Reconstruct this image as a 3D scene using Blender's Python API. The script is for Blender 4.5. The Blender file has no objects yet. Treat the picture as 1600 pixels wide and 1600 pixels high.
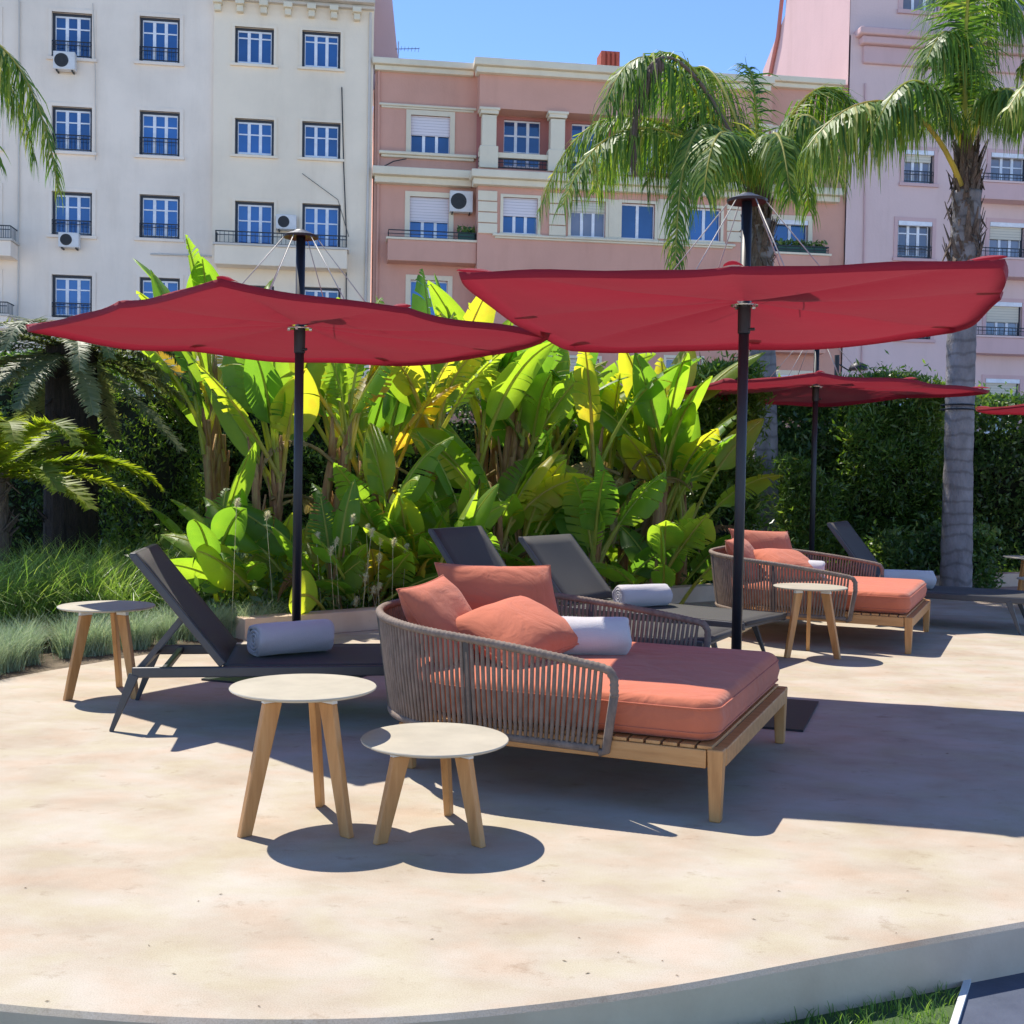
import bpy, bmesh, math, random
import numpy as np
from mathutils import Vector, Matrix, Euler, Quaternion
R = math.radians
sc = bpy.context.scene
col = sc.collection
# ------------------------------------------------------------------ camera, sky, sun, exposure
H, F = 1.25, 1830.0
pitch, roll = math.atan(60 / F), R(1.0)
cam_d = bpy.data.cameras.new('camera'); cam = bpy.data.objects.new('camera', cam_d); col.objects.link(cam)
cam_d.sensor_width = 36; cam_d.lens = 36 * F / 1600; cam_d.clip_end = 3000; cam_d.clip_start = 0.05
fw = Vector((0, math.cos(pitch), -math.sin(pitch))); r0 = Vector((1, 0, 0)); u0 = r0.cross(fw)
RX = r0 * math.cos(roll) + u0 * math.sin(roll); UX = -r0 * math.sin(roll) + u0 * math.cos(roll)
m = Matrix((RX, UX, -fw)).transposed().to_4x4(); m.translation = Vector((0, 0, H)); cam.matrix_world = m
sc.camera = cam
CAM = Vector((0, 0, H))
SUN = Vector((-0.385, 0.49, 1)).normalized()
w = bpy.data.worlds.new('World'); sc.world = w; w.use_nodes = True
nt = w.node_tree; bg = nt.nodes['Background']; sk = nt.nodes.new('ShaderNodeTexSky')
sk.sky_type = 'NISHITA'; sk.sun_disc = False
sk.sun_elevation = math.asin(SUN.z); sk.sun_rotation = math.atan2(SUN.x, SUN.y)
sk.air_density = 0.48; sk.dust_density = 0.0; sk.ozone_density = 6.0; sk.altitude = 0
nt.links.new(sk.outputs[0], bg.inputs[0]); bg.inputs[1].default_value = 0.15
ld = bpy.data.lights.new('sun', 'SUN'); lo = bpy.data.objects.new('sun', ld); col.objects.link(lo)
ld.energy = 3.05; ld.angle = R(0.5); ld.color = (1, 0.94, 0.84)
lo.rotation_euler = SUN.to_track_quat('Z', 'Y').to_euler(); lo.location = (0, 0, 30)
sc.view_settings.view_transform = 'Standard'; sc.view_settings.look = 'None'
sc.view_settings.exposure = 1.22; sc.view_settings.gamma = 1
sc.render.engine = 'CYCLES'
sc.cycles.max_bounces = 8; sc.cycles.transmission_bounces = 6; sc.cycles.transparent_max_bounces = 8

# ------------------------------------------------------------------ helpers
def ray(px, py): return fw + RX * ((px - 800) / F) + UX * ((800 - py) / F)
def G(px, py, z=0.0):
    d = ray(px, py); return CAM + d * ((z - H) / d.z)
def D(px, py, Y):
    d = ray(px, py); return CAM + d * (Y / d.y)

def tag(o, label=None, cat=None, group=None, kind=None):
    if label: o['label'] = label
    if cat: o['category'] = cat
    if group: o['group'] = group
    if kind: o['kind'] = kind
    return o
def empty(name, loc=(0, 0, 0), rz=0.0):
    o = bpy.data.objects.new(name, None); col.objects.link(o); o.location = loc; o.rotation_euler = (0, 0, rz)
    o.empty_display_size = 0.1
    return o
def copy_tree(o, parent=None):
    c = o.copy(); col.objects.link(c)
    if parent is not None: c.parent = parent
    for ch in list(o.children): copy_tree(ch, c)
    return c

class MB:
    def __init__(s): s.v = []; s.f = []; s.mi = []; s.uv = []; s.tn = []; s.m = 0; s.t = 0.5
    def add(s, vs, fs, uvs=None):
        b = len(s.v); s.v += [tuple(p) for p in vs]
        s.uv += uvs if uvs else [(0.0, 0.0)] * len(vs)
        s.tn += [s.t] * len(vs)
        s.f += [tuple(i + b for i in f) for f in fs]; s.mi += [s.m] * len(fs)
    def box(s, x0, x1, y0, y1, z0, z1):
        s.add([(x0,y0,z0),(x1,y0,z0),(x1,y1,z0),(x0,y1,z0),(x0,y0,z1),(x1,y0,z1),(x1,y1,z1),(x0,y1,z1)],
              [(0,3,2,1),(4,5,6,7),(0,1,5,4),(1,2,6,5),(2,3,7,6),(3,0,4,7)])
    def beam(s, p0, p1, w0, h0, side=None, w1=None, h1=None):
        p0, p1 = Vector(p0), Vector(p1); t = (p1 - p0).normalized()
        sd = Vector(side) if side is not None else (Vector((0,0,1)).cross(t) if abs(t.z) < .95 else Vector((1,0,0)))
        sd = (sd - t * sd.dot(t)).normalized(); n = t.cross(sd)
        w1 = w0 if w1 is None else w1; h1 = h0 if h1 is None else h1
        vs = []
        for p, a, b in ((p0, w0, h0), (p1, w1, h1)):
            vs += [p - sd*a/2 - n*b/2, p + sd*a/2 - n*b/2, p + sd*a/2 + n*b/2, p - sd*a/2 + n*b/2]
        s.add(vs, [(0,3,2,1),(4,5,6,7),(0,1,5,4),(1,2,6,5),(2,3,7,6),(3,0,4,7)])
    def tube(s, pts, r, n=8, caps=True, closed=False):
        pts = [Vector(p) for p in pts]; N = len(pts)
        rs = r if isinstance(r, (list, tuple)) else [r] * N
        vs = []; prev = None
        for i, p in enumerate(pts):
            if closed: t = pts[(i+1) % N] - pts[i-1]
            else: t = pts[min(i+1, N-1)] - pts[max(i-1, 0)]
            t.normalize()
            if prev is None: a = t.orthogonal().normalized()
            else:
                a = prev - t * prev.dot(t)
                a = a.normalized() if a.length > 1e-6 else t.orthogonal().normalized()
            prev = a; b = t.cross(a)
            for k in range(n):
                an = 2*math.pi*k/n; vs.append(p + (a*math.cos(an) + b*math.sin(an)) * rs[i])
        fs = []
        M = N if closed else N-1
        for i in range(M):
            j = (i+1) % N
            for k in range(n): fs.append((i*n+k, i*n+(k+1) % n, j*n+(k+1) % n, j*n+k))
        if caps and not closed: fs += [tuple(range(n-1, -1, -1)), tuple((N-1)*n + k for k in range(n))]
        s.add(vs, fs)
    def lathe(s, prof, n=32, c=(0,0,0)):
        vs = []; fs = []
        for (r, z) in prof:
            for k in range(n):
                a = 2*math.pi*k/n; vs.append((c[0]+r*math.cos(a), c[1]+r*math.sin(a), c[2]+z))
        for i in range(len(prof)-1):
            for k in range(n): fs.append((i*n+k, i*n+(k+1) % n, (i+1)*n+(k+1) % n, (i+1)*n+k))
        fs.append(tuple(range(n-1, -1, -1))); fs.append(tuple((len(prof)-1)*n+k for k in range(n)))
        s.add(vs, fs)
    def build(s, name, mats, parent=None, smooth=False, bevel=0, seg=2, loc=None):
        me = bpy.data.meshes.new(name); me.from_pydata(s.v, [], s.f)
        if not isinstance(mats, (list, tuple)): mats = [mats]
        for mt in mats: me.materials.append(mt)
        me.polygons.foreach_set('material_index', s.mi)
        if any(u != (0.0, 0.0) for u in s.uv[:8]) or s.uv and s.uv[-1] != (0.0, 0.0):
            L = me.uv_layers.new(name='UVMap'); idx = np.empty(len(me.loops), dtype=np.int32)
            me.loops.foreach_get('vertex_index', idx)
            L.data.foreach_set('uv', np.array(s.uv, dtype=np.float32)[idx].ravel())
        if len(set(s.tn)) > 1:
            at = me.attributes.new('tint', 'FLOAT', 'POINT'); at.data.foreach_set('value', np.array(s.tn, dtype=np.float32))
        if smooth: me.polygons.foreach_set('use_smooth', [True]*len(me.polygons))
        me.update()
        o = bpy.data.objects.new(name, me); col.objects.link(o)
        if parent is not None: o.parent = parent
        if loc is not None: o.location = loc
        if bevel:
            b = o.modifiers.new('b', 'BEVEL'); b.width = bevel; b.segments = seg; b.limit_method = 'ANGLE'; b.angle_limit = R(40)
            b.harden_normals = False
        return o

def np_mesh(name, V, Fq, mats, parent=None, tint=None, uv=None, smooth=False):
    """V (n,3), Fq (m,4 or 3) int"""
    me = bpy.data.meshes.new(name); k = Fq.shape[1]
    me.vertices.add(len(V)); me.vertices.foreach_set('co', V.astype(np.float32).ravel())
    me.loops.add(Fq.size); me.loops.foreach_set('vertex_index', Fq.astype(np.int32).ravel())
    me.polygons.add(len(Fq)); me.polygons.foreach_set('loop_start', np.arange(0, Fq.size, k, dtype=np.int32))
    me.polygons.foreach_set('loop_total', np.full(len(Fq), k, dtype=np.int32))
    if not isinstance(mats, (list, tuple)): mats = [mats]
    for mt in mats: me.materials.append(mt)
    if tint is not None:
        at = me.attributes.new('tint', 'FLOAT', 'POINT'); at.data.foreach_set('value', tint.astype(np.float32))
    if smooth: me.polygons.foreach_set('use_smooth', [True]*len(Fq))
    me.update(calc_edges=True)
    o = bpy.data.objects.new(name, me); col.objects.link(o)
    if parent is not None: o.parent = parent
    return o

# ------------------------------------------------------------------ materials
def new_mat(name):
    mt = bpy.data.materials.new(name); mt.use_nodes = True
    n = mt.node_tree.nodes; return mt, n, mt.node_tree.links, n['Principled BSDF']
def N_(nodes, typ, **kw):
    nd = nodes.new(typ)
    for k, v in kw.items():
        if k in nd.inputs: nd.inputs[k].default_value = v
        else: setattr(nd, k, v)
    return nd
def c4(c): return (c[0], c[1], c[2], 1)
def ramp(nodes, stops):
    r = nodes.new('ShaderNodeValToRGB'); e = r.color_ramp.elements
    while len(e) < len(stops): e.new(0.5)
    for i, (p, c) in enumerate(stops): e[i].position = p; e[i].color = c4(c)
    return r
def mat(name, stops, rough=0.6, scale=4.0, detail=6, bump=0.0, bscale=60, spec=0.5, stretch=(1,1,1), metal=0.0, coord='Object', sheen=0.0, bdist=0.004):
    """noise driven colour + fine bump"""
    mt, n, l, b = new_mat(name)
    if not isinstance(stops[0], (tuple, list)): stops = [(0.3, tuple(c*0.88 for c in stops)), (0.7, tuple(min(c*1.1, 1) for c in stops))]
    tc = n.new('ShaderNodeTexCoord'); mp = n.new('ShaderNodeMapping'); mp.inputs['Scale'].default_value = stretch
    l.new(tc.outputs[coord], mp.inputs[0])
    nz = N_(n, 'ShaderNodeTexNoise', Scale=scale, Detail=detail, Roughness=0.6); l.new(mp.outputs[0], nz.inputs[0])
    rp = ramp(n, stops); l.new(nz.outputs[0], rp.inputs[0]); l.new(rp.outputs[0], b.inputs['Base Color'])
    if name == 'palm_bark':   # leaf scar rings
        wv = N_(n, 'ShaderNodeTexWave', Scale=2.1, Distortion=7.0, Detail=4); wv.bands_direction = 'Z'; l.new(tc.outputs['Object'], wv.inputs[0]); r9 = ramp(n, [(0.0, (0.72, 0.69, 0.67)), (0.2, (1, 1, 1)), (1.0, (1.08, 1.07, 1.06))]); l.new(wv.outputs[0], r9.inputs[0])
        m9 = n.new('ShaderNodeMix'); m9.data_type = 'RGBA'; m9.blend_type = 'MULTIPLY'; m9.inputs[0].default_value = 1.0; l.new(rp.outputs[0], m9.inputs[6]); l.new(r9.outputs[0], m9.inputs[7]); l.new(m9.outputs[2], b.inputs['Base Color'])
    b.inputs['Roughness'].default_value = rough; b.inputs['Specular IOR Level'].default_value = spec; b.inputs['Metallic'].default_value = metal
    if sheen: b.inputs['Sheen Weight'].default_value = sheen
    if bump:
        n2 = N_(n, 'ShaderNodeTexNoise', Scale=bscale, Detail=4); l.new(mp.outputs[0], n2.inputs[0])
        bp = N_(n, 'ShaderNodeBump', Strength=bump, Distance=bdist); l.new(n2.outputs[0], bp.inputs['Height']); l.new(bp.outputs[0], b.inputs['Normal'])
    return mt
def leaf_mat(name, stops, trans=(0.3, 0.5, 0.05), tw=0.45, rough=0.45, spec=0.4, veins=0.0, noise=3.0):
    """stops over the per-leaf 'tint' attribute; translucent"""
    mt, n, l, b = new_mat(name); out = n['Material Output']
    at = n.new('ShaderNodeAttribute'); at.attribute_name = 'tint'
    geo = n.new('ShaderNodeNewGeometry')
    nz = N_(n, 'ShaderNodeTexNoise', Scale=noise, Detail=3); l.new(geo.outputs['Position'], nz.inputs[0])
    ma = N_(n, 'ShaderNodeMath', operation='MULTIPLY_ADD'); l.new(nz.outputs[0], ma.inputs[0]); ma.inputs[1].default_value = 0.35
    l.new(at.outputs['Fac'], ma.inputs[2])
    mb_ = N_(n, 'ShaderNodeMath', operation='SUBTRACT'); l.new(ma.outputs[0], mb_.inputs[0]); mb_.inputs[1].default_value = 0.175
    rp = ramp(n, stops); l.new(mb_.outputs[0], rp.inputs[0])
    colr = rp.outputs[0]
    if veins:
        uv = n.new('ShaderNodeUVMap'); wv = N_(n, 'ShaderNodeTexWave', Scale=18.0, Distortion=0.6); wv.bands_direction = 'Y'
        l.new(uv.outputs[0], wv.inputs[0])
        mx = n.new('ShaderNodeMix'); mx.data_type = 'RGBA'; mx.blend_type = 'MULTIPLY'; mx.inputs[0].default_value = veins
        l.new(colr, mx.inputs[6]); r2 = ramp(n, [(0.0, (0.6, 0.68, 0.5)), (1.0, (1.15, 1.15, 1.1))]); l.new(wv.outputs[0], r2.inputs[0]); l.new(r2.outputs[0], mx.inputs[7])
        colr = mx.outputs[2]
        bp = N_(n, 'ShaderNodeBump', Strength=0.35, Distance=0.004); l.new(wv.outputs[0], bp.inputs['Height']); l.new(bp.outputs[0], b.inputs['Normal'])
    l.new(colr, b.inputs['Base Color'])
    b.inputs['Roughness'].default_value = rough; b.inputs['Specular IOR Level'].default_value = spec
    tr = n.new('ShaderNodeBsdfTranslucent')
    m2 = n.new('ShaderNodeMix'); m2.data_type = 'RGBA'; m2.blend_type = 'MULTIPLY'; m2.inputs[0].default_value = 1.0
    l.new(colr, m2.inputs[6]); m2.inputs[7].default_value = c4(trans); l.new(m2.outputs[2], tr.inputs[0])
    ms = n.new('ShaderNodeMixShader'); ms.inputs[0].default_value = tw
    l.new(b.outputs[0], ms.inputs[1]); l.new(tr.outputs[0], ms.inputs[2]); l.new(ms.outputs[0], out.inputs[0])
    return mt
def cloth_mat(name, c, tw=0.0, trans=None, rough=0.85, weave=900, bump=0.25, var=0.1, sheen=0.3, wrinkle=0.0):
    mt, n, l, b = new_mat(name); out = n['Material Output']
    tc = n.new('ShaderNodeTexCoord')
    nz = N_(n, 'ShaderNodeTexNoise', Scale=3.0, Detail=8, Roughness=0.65); l.new(tc.outputs['Object'], nz.inputs[0])
    rp = ramp(n, [(0.3, tuple(x*(1-var) for x in c)), (0.7, tuple(min(1, x*(1+var)) for x in c))]); l.new(nz.outputs[0], rp.inputs[0])
    l.new(rp.outputs[0], b.inputs['Base Color']); b.inputs['Roughness'].default_value = rough; b.inputs['Specular IOR Level'].default_value = 0.2
    b.inputs['Sheen Weight'].default_value = sheen
    n2 = N_(n, 'ShaderNodeTexNoise', Scale=weave, Detail=2); l.new(tc.outputs['Object'], n2.inputs[0])
    bp = N_(n, 'ShaderNodeBump', Strength=bump, Distance=0.002); l.new(n2.outputs[0], bp.inputs['Height'])
    if wrinkle:
        n3 = N_(n, 'ShaderNodeTexNoise', Scale=5.0, Detail=3, Distortion=1.2); l.new(tc.outputs['Object'], n3.inputs[0])
        bp2 = N_(n, 'ShaderNodeBump', Strength=wrinkle, Distance=0.03); l.new(n3.outputs[0], bp2.inputs['Height']); l.new(bp.outputs[0], bp2.inputs['Normal']); bp = bp2
    l.new(bp.outputs[0], b.inputs['Normal'])
    if tw:
        tr = n.new('ShaderNodeBsdfTranslucent'); tr.inputs[0].default_value = c4(trans)
        ms = n.new('ShaderNodeMixShader'); ms.inputs[0].default_value = tw
        l.new(b.outputs[0], ms.inputs[1]); l.new(tr.outputs[0], ms.inputs[2]); l.new(ms.outputs[0], out.inputs[0])
    return mt

def plaster(name, base, dirt=0.8):
    mt, n, l, b = new_mat(name)
    geo = n.new('ShaderNodeNewGeometry')
    nz = N_(n, 'ShaderNodeTexNoise', Scale=0.35, Detail=8, Roughness=0.6); l.new(geo.outputs['Position'], nz.inputs[0])
    rp = ramp(n, [(0.3, tuple(c*dirt for c in base)), (0.62, base)]); l.new(nz.outputs[0], rp.inputs[0])
    mp = n.new('ShaderNodeMapping'); mp.inputs['Scale'].default_value = (1.1, 1.1, 0.16); l.new(geo.outputs['Position'], mp.inputs[0])
    n2 = N_(n, 'ShaderNodeTexNoise', Scale=1.0, Detail=6, Roughness=0.7); l.new(mp.outputs[0], n2.inputs[0])
    r2 = ramp(n, [(0.30, (0.91, 0.90, 0.885)), (0.5, (1, 1, 1))]); l.new(n2.outputs[0], r2.inputs[0])
    mx = n.new('ShaderNodeMix'); mx.data_type = 'RGBA'; mx.blend_type = 'MULTIPLY'; mx.inputs[0].default_value = 0.7
    l.new(rp.outputs[0], mx.inputs[6]); l.new(r2.outputs[0], mx.inputs[7]); l.new(mx.outputs[2], b.inputs['Base Color'])
    b.inputs['Roughness'].default_value = 0.9; b.inputs['Specular IOR Level'].default_value = 0.2
    n3 = N_(n, 'ShaderNodeTexNoise', Scale=14.0, Detail=6); l.new(geo.outputs['Position'], n3.inputs[0])
    bp = N_(n, 'ShaderNodeBump', Strength=0.3, Distance=0.02); l.new(n3.outputs[0], bp.inputs['Height']); l.new(bp.outputs[0], b.inputs['Normal'])
    return mt

def concrete_mat():
    mt, n, l, b = new_mat('terrace_concrete')
    geo = n.new('ShaderNodeNewGeometry')
    mp = n.new('ShaderNodeMapping'); mp.inputs['Scale'].default_value = (1.0, 1.35, 1.0); mp.inputs['Rotation'].default_value = (0, 0, 0.3); l.new(geo.outputs['Position'], mp.inputs[0])
    a = N_(n, 'ShaderNodeTexNoise', Scale=2.0, Detail=12, Roughness=0.62, Distortion=0.15); l.new(mp.outputs[0], a.inputs[0])
    ra = ramp(n, [(0.30, (0.37, 0.30, 0.22)), (0.46, (0.425, 0.362, 0.278)), (0.56, (0.455, 0.398, 0.318)), (0.70, (0.49, 0.442, 0.368))]); l.new(a.outputs[0], ra.inputs[0])
    c = N_(n, 'ShaderNodeTexNoise', Scale=3.3, Detail=5, Roughness=0.5); mp2 = n.new('ShaderNodeMapping'); mp2.inputs['Location'].default_value = (7, 3, 0); l.new(mp.outputs[0], mp2.inputs[0]); l.new(mp2.outputs[0], c.inputs[0])
    rc = ramp(n, [(0.34, (1.04, 0.965, 0.93)), (0.5, (1, 1, 1)), (0.64, (0.99, 1.0, 0.92))]); l.new(c.outputs[0], rc.inputs[0])
    mx = n.new('ShaderNodeMix'); mx.data_type = 'RGBA'; mx.blend_type = 'MULTIPLY'; mx.inputs[0].default_value = 1.0
    l.new(ra.outputs[0], mx.inputs[6]); l.new(rc.outputs[0], mx.inputs[7])
    # small scuffs
    s = N_(n, 'ShaderNodeTexNoise', Scale=6.5, Detail=8, Roughness=0.75); l.new(mp.outputs[0], s.inputs[0])
    rs = ramp(n, [(0.28, (0.70, 0.64, 0.57)), (0.42, (1, 1, 1))]); l.new(s.outputs[0], rs.inputs[0])
    mx2 = n.new('ShaderNodeMix'); mx2.data_type = 'RGBA'; mx2.blend_type = 'MULTIPLY'; mx2.inputs[0].default_value = 1.0
    l.new(mx.outputs[2], mx2.inputs[6]); l.new(rs.outputs[0], mx2.inputs[7])
    v = N_(n, 'ShaderNodeTexNoise', Scale=260.0, Detail=2); l.new(geo.outputs['Position'], v.inputs[0])
    rv = ramp(n, [(0.3, (0.84, 0.83, 0.82)), (0.6, (1.03, 1.03, 1.03))]); l.new(v.outputs[0], rv.inputs[0])
    mx3 = n.new('ShaderNodeMix'); mx3.data_type = 'RGBA'; mx3.blend_type = 'MULTIPLY'; mx3.inputs[0].default_value = 1.0
    l.new(mx2.outputs[2], mx3.inputs[6]); l.new(rv.outputs[0], mx3.inputs[7]); l.new(mx3.outputs[2], b.inputs['Base Color'])
    b.inputs['Roughness'].default_value = 0.8; b.inputs['Specular IOR Level'].default_value = 0.25
    bp = N_(n, 'ShaderNodeBump', Strength=0.25, Distance=0.002); l.new(v.outputs[0], bp.inputs['Height']); l.new(bp.outputs[0], b.inputs['Normal'])
    return mt

def glass_mat(name, c, rough=0.04, spec=1.0, tint=(0.75, 0.88, 1)):
    mt, n, l, b = new_mat(name)
    geo = n.new('ShaderNodeNewGeometry'); nz = N_(n, 'ShaderNodeTexNoise', Scale=0.9, Detail=2); l.new(geo.outputs['Position'], nz.inputs[0])
    rp = ramp(n, [(0.25, tuple(x*0.45 for x in c)), (0.75, tuple(x*1.3 for x in c))]); oi = n.new('ShaderNodeObjectInfo'); av = N_(n, 'ShaderNodeMath', operation='ADD'); l.new(nz.outputs[0], av.inputs[0]); l.new(oi.outputs['Random'], av.inputs[1]); hv = N_(n, 'ShaderNodeMath', operation='MULTIPLY'); hv.inputs[1].default_value = 0.5; l.new(av.outputs[0], hv.inputs[0]); l.new(hv.outputs[0], rp.inputs[0]); l.new(rp.outputs[0], b.inputs['Base Color'])
    b.inputs['Roughness'].default_value = rough; b.inputs['Specular IOR Level'].default_value = spec; b.inputs['IOR'].default_value = 1.6
    b.inputs['Specular Tint'].default_value = c4(tint)
    return mt
def shutter_mat(name, c):
    mt, n, l, b = new_mat(name)
    geo = n.new('ShaderNodeNewGeometry'); sp = n.new('ShaderNodeSeparateXYZ'); l.new(geo.outputs['Position'], sp.inputs[0])
    mu = N_(n, 'ShaderNodeMath', operation='MULTIPLY'); l.new(sp.outputs[2], mu.inputs[0]); mu.inputs[1].default_value = 1/0.1
    fr = N_(n, 'ShaderNodeMath', operation='FRACT'); l.new(mu.outputs[0], fr.inputs[0])
    rp = ramp(n, [(0.0, tuple(x*0.55 for x in c)), (0.22, c)]); l.new(fr.outputs[0], rp.inputs[0]); l.new(rp.outputs[0], b.inputs['Base Color'])
    bp = N_(n, 'ShaderNodeBump', Strength=0.7, Distance=0.02); l.new(fr.outputs[0], bp.inputs['Height']); l.new(bp.outputs[0], b.inputs['Normal'])
    b.inputs['Roughness'].default_value = 0.5
    return mt

M = {}
M['terrace'] = concrete_mat()
M['kerb'] = mat('kerb_concrete', [(0.3, (0.58, 0.42, 0.29)), (0.7, (0.72, 0.555, 0.40))], 0.85, 3, bump=0.3, bscale=90)
M['soil'] = mat('soil', [(0.3, (0.07, 0.055, 0.035)), (0.7, (0.22, 0.17, 0.11))], 0.95, 9, bump=0.8, bscale=40, bdist=0.02)
M['turf'] = mat('turf', [(0.3, (0.03, 0.06, 0.015)), (0.7, (0.07, 0.12, 0.03))], 0.9, 6, bump=0.5, bscale=60)
M['street'] = mat('street_stone', [(0.3, (0.48, 0.43, 0.36)), (0.7, (0.58, 0.52, 0.44))], 0.85, 0.6, bump=0.3, bscale=12)
M['slate'] = mat('dark_paving', [(0.3, (0.045, 0.055, 0.085)), (0.7, (0.085, 0.10, 0.14))], 0.6, 5, bump=0.3, bscale=70)  # dark blue stands in for shade lying on the paving
M['white_line'] = mat('pale_edging', (0.6, 0.6, 0.58), 0.7, 6)
M['teak'] = mat('teak', [(0.25, (0.38, 0.165, 0.045)), (0.5, (0.53, 0.255, 0.08)), (0.75, (0.62, 0.33, 0.12))], 0.5, 5.0, stretch=(6, 6, 0.6), bump=0.15, bscale=40)
M['teak_h'] = mat('teak_rail', [(0.25, (0.38, 0.165, 0.045)), (0.5, (0.53, 0.255, 0.08)), (0.75, (0.62, 0.33, 0.12))], 0.5, 5.0, stretch=(0.6, 6, 6), bump=0.15, bscale=40)
M['rope'] = mat('taupe_rope', [(0.3, (0.15, 0.11, 0.082)), (0.7, (0.26, 0.195, 0.15))], 0.85, 30, bump=0.6, bscale=300, stretch=(1, 1, 0.6))
M['black'] = mat('black_powder_coat', (0.012, 0.013, 0.017), 0.45, 20)
M['frame'] = mat('graphite_metal', (0.045, 0.045, 0.048), 0.4, 20, spec=0.6)
M['sling'] = cloth_mat('graphite_mesh_sling', (0.070, 0.066, 0.060), weave=500, bump=0.4, var=0.06, sheen=0.03, rough=0.7)
M['terracotta'] = cloth_mat('terracotta_canvas', (0.53, 0.150, 0.076), weave=700, bump=0.35, var=0.10, sheen=0.15, wrinkle=0.5)
M['towel'] = cloth_mat('towelling', (0.55, 0.51, 0.49), weave=260, bump=1.0, var=0.07, sheen=0.5)
M['canopy'] = cloth_mat('crimson_canvas', (0.32, 0.022, 0.038), tw=0.30, trans=(0.33, 0.022, 0.042), weave=500, bump=0.15, var=0.06, sheen=0.1, wrinkle=0.12)
M['tabletop'] = mat('cream_laminate', (0.45, 0.405, 0.31), 0.45, 8)
M['bracket'] = mat('white_bracket', (0.7, 0.68, 0.62), 0.5, 8)
M['steel'] = mat('stainless', (0.6, 0.6, 0.6), 0.25, 20, metal=1.0)
M['cable'] = mat('white_cable', (0.42, 0.38, 0.32), 0.5, 20)
M['p_white'] = plaster('cream_render', (0.92, 0.78, 0.635), 0.86)
M['p_yellow'] = plaster('yellowed_render', (0.92, 0.77, 0.58), 0.86)
M['p_grey'] = plaster('grey_stone_trim', (0.64, 0.58, 0.50), 0.85)
M['p_pink'] = plaster('salmon_render', (0.68, 0.365, 0.27), 0.88)
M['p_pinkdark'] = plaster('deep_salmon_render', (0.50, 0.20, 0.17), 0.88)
M['p_lav'] = plaster('pale_pink_render', (0.74, 0.54, 0.50), 0.92)
M['p_lavp'] = plaster('blush_render', (0.66, 0.44, 0.42), 0.92)
M['p_cream'] = plaster('cream_trim', (0.80, 0.70, 0.52), 0.85)
M['w_paint'] = mat('white_joinery', (0.78, 0.78, 0.80), 0.5, 4)
M['d_paint'] = mat('dark_blue_joinery', (0.03, 0.035, 0.05), 0.5, 4)
M['iron'] = mat('wrought_iron', (0.015, 0.016, 0.02), 0.5, 10)
M['glass'] = glass_mat('window_glass', (0.02, 0.10, 0.30))
M['glass2'] = glass_mat('curtained_glass', (0.22, 0.20, 0.20), 0.15)
M['shut'] = shutter_mat('roller_shutter', (0.72, 0.66, 0.68))
M['shut2'] = shutter_mat('cream_roller_shutter', (0.62, 0.57, 0.46))
M['acbox'] = mat('ac_casing', (0.68, 0.66, 0.63), 0.5, 3)
M['dark'] = mat('dark_grille', (0.03, 0.03, 0.03), 0.6, 10)
M['green_box'] = mat('green_trough', (0.02, 0.07, 0.05), 0.6, 10)
M['roof'] = mat('roof_slab', (0.40, 0.36, 0.30), 0.9, 1)
M['slate_roof'] = mat('grey_roof', (0.25, 0.25, 0.27), 0.8, 1)
M['brick_red'] = plaster('red_flue', (0.45, 0.12, 0.08), 0.8)
M['banana'] = leaf_mat('paddle_leaf', [(0.0, (0.045, 0.13, 0.035)), (0.35, (0.125, 0.25, 0.035)), (0.6, (0.255, 0.37, 0.045)), (0.8, (0.44, 0.42, 0.05)), (0.95, (0.45, 0.22, 0.06))], (2.3, 2.2, 0.9), 0.58, 0.35, 0.5, veins=0.55, noise=5.0)
M['midrib'] = leaf_mat('leaf_stalk', [(0.0, (0.24, 0.34, 0.06)), (0.5, (0.42, 0.44, 0.09)), (1.0, (0.48, 0.36, 0.12))], (1.9, 1.9, 0.8), 0.45)
M['pstem'] = mat('sheathed_stem', [(0.25, (0.18, 0.08, 0.035)), (0.5, (0.40, 0.21, 0.08)), (0.72, (0.46, 0.37, 0.12))], 0.7, 3, stretch=(9, 9, 0.7), bump=0.8, bscale=14, bdist=0.03)
M['deadleaf'] = leaf_mat('dry_leaf', [(0.0, (0.16, 0.10, 0.04)), (1.0, (0.50, 0.38, 0.14))], (1, 1, 0.8), 0.25, 0.8)
M['hedge'] = leaf_mat('hedge_leaf', [(0.0, (0.03, 0.07, 0.028)), (0.45, (0.09, 0.17, 0.05)), (0.75, (0.17, 0.27, 0.07)), (1.0, (0.30, 0.36, 0.12))], (1.5, 1.6, 0.5), 0.4, 0.35, 0.6)
M['bush'] = leaf_mat('bush_leaf', [(0.0, (0.04, 0.08, 0.018)), (0.45, (0.11, 0.20, 0.04)), (0.8, (0.22, 0.32, 0.06)), (1.0, (0.36, 0.34, 0.12))], (1.5, 1.6, 0.5), 0.42, 0.35, 0.6)
M['core'] = mat('shrub_twigs', [(0.3, (0.008, 0.012, 0.006)), (0.7, (0.022, 0.028, 0.012))], 0.95, 6)  # near-black colour stands in for the shade inside hedges and shrubs
M['cycad'] = leaf_mat('cycad_leaf', [(0.0, (0.06, 0.13, 0.02)), (0.6, (0.13, 0.22, 0.03)), (1.0, (0.28, 0.32, 0.05))], (1.9, 1.9, 0.5), 0.5, 0.5, 0.25)
M['fern'] = leaf_mat('fern_leaf', [(0.0, (0.03, 0.06, 0.025)), (0.6, (0.09, 0.13, 0.06)), (1.0, (0.26, 0.27, 0.14))], (1.4, 1.5, 0.7), 0.35, 0.5, 0.3)
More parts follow.
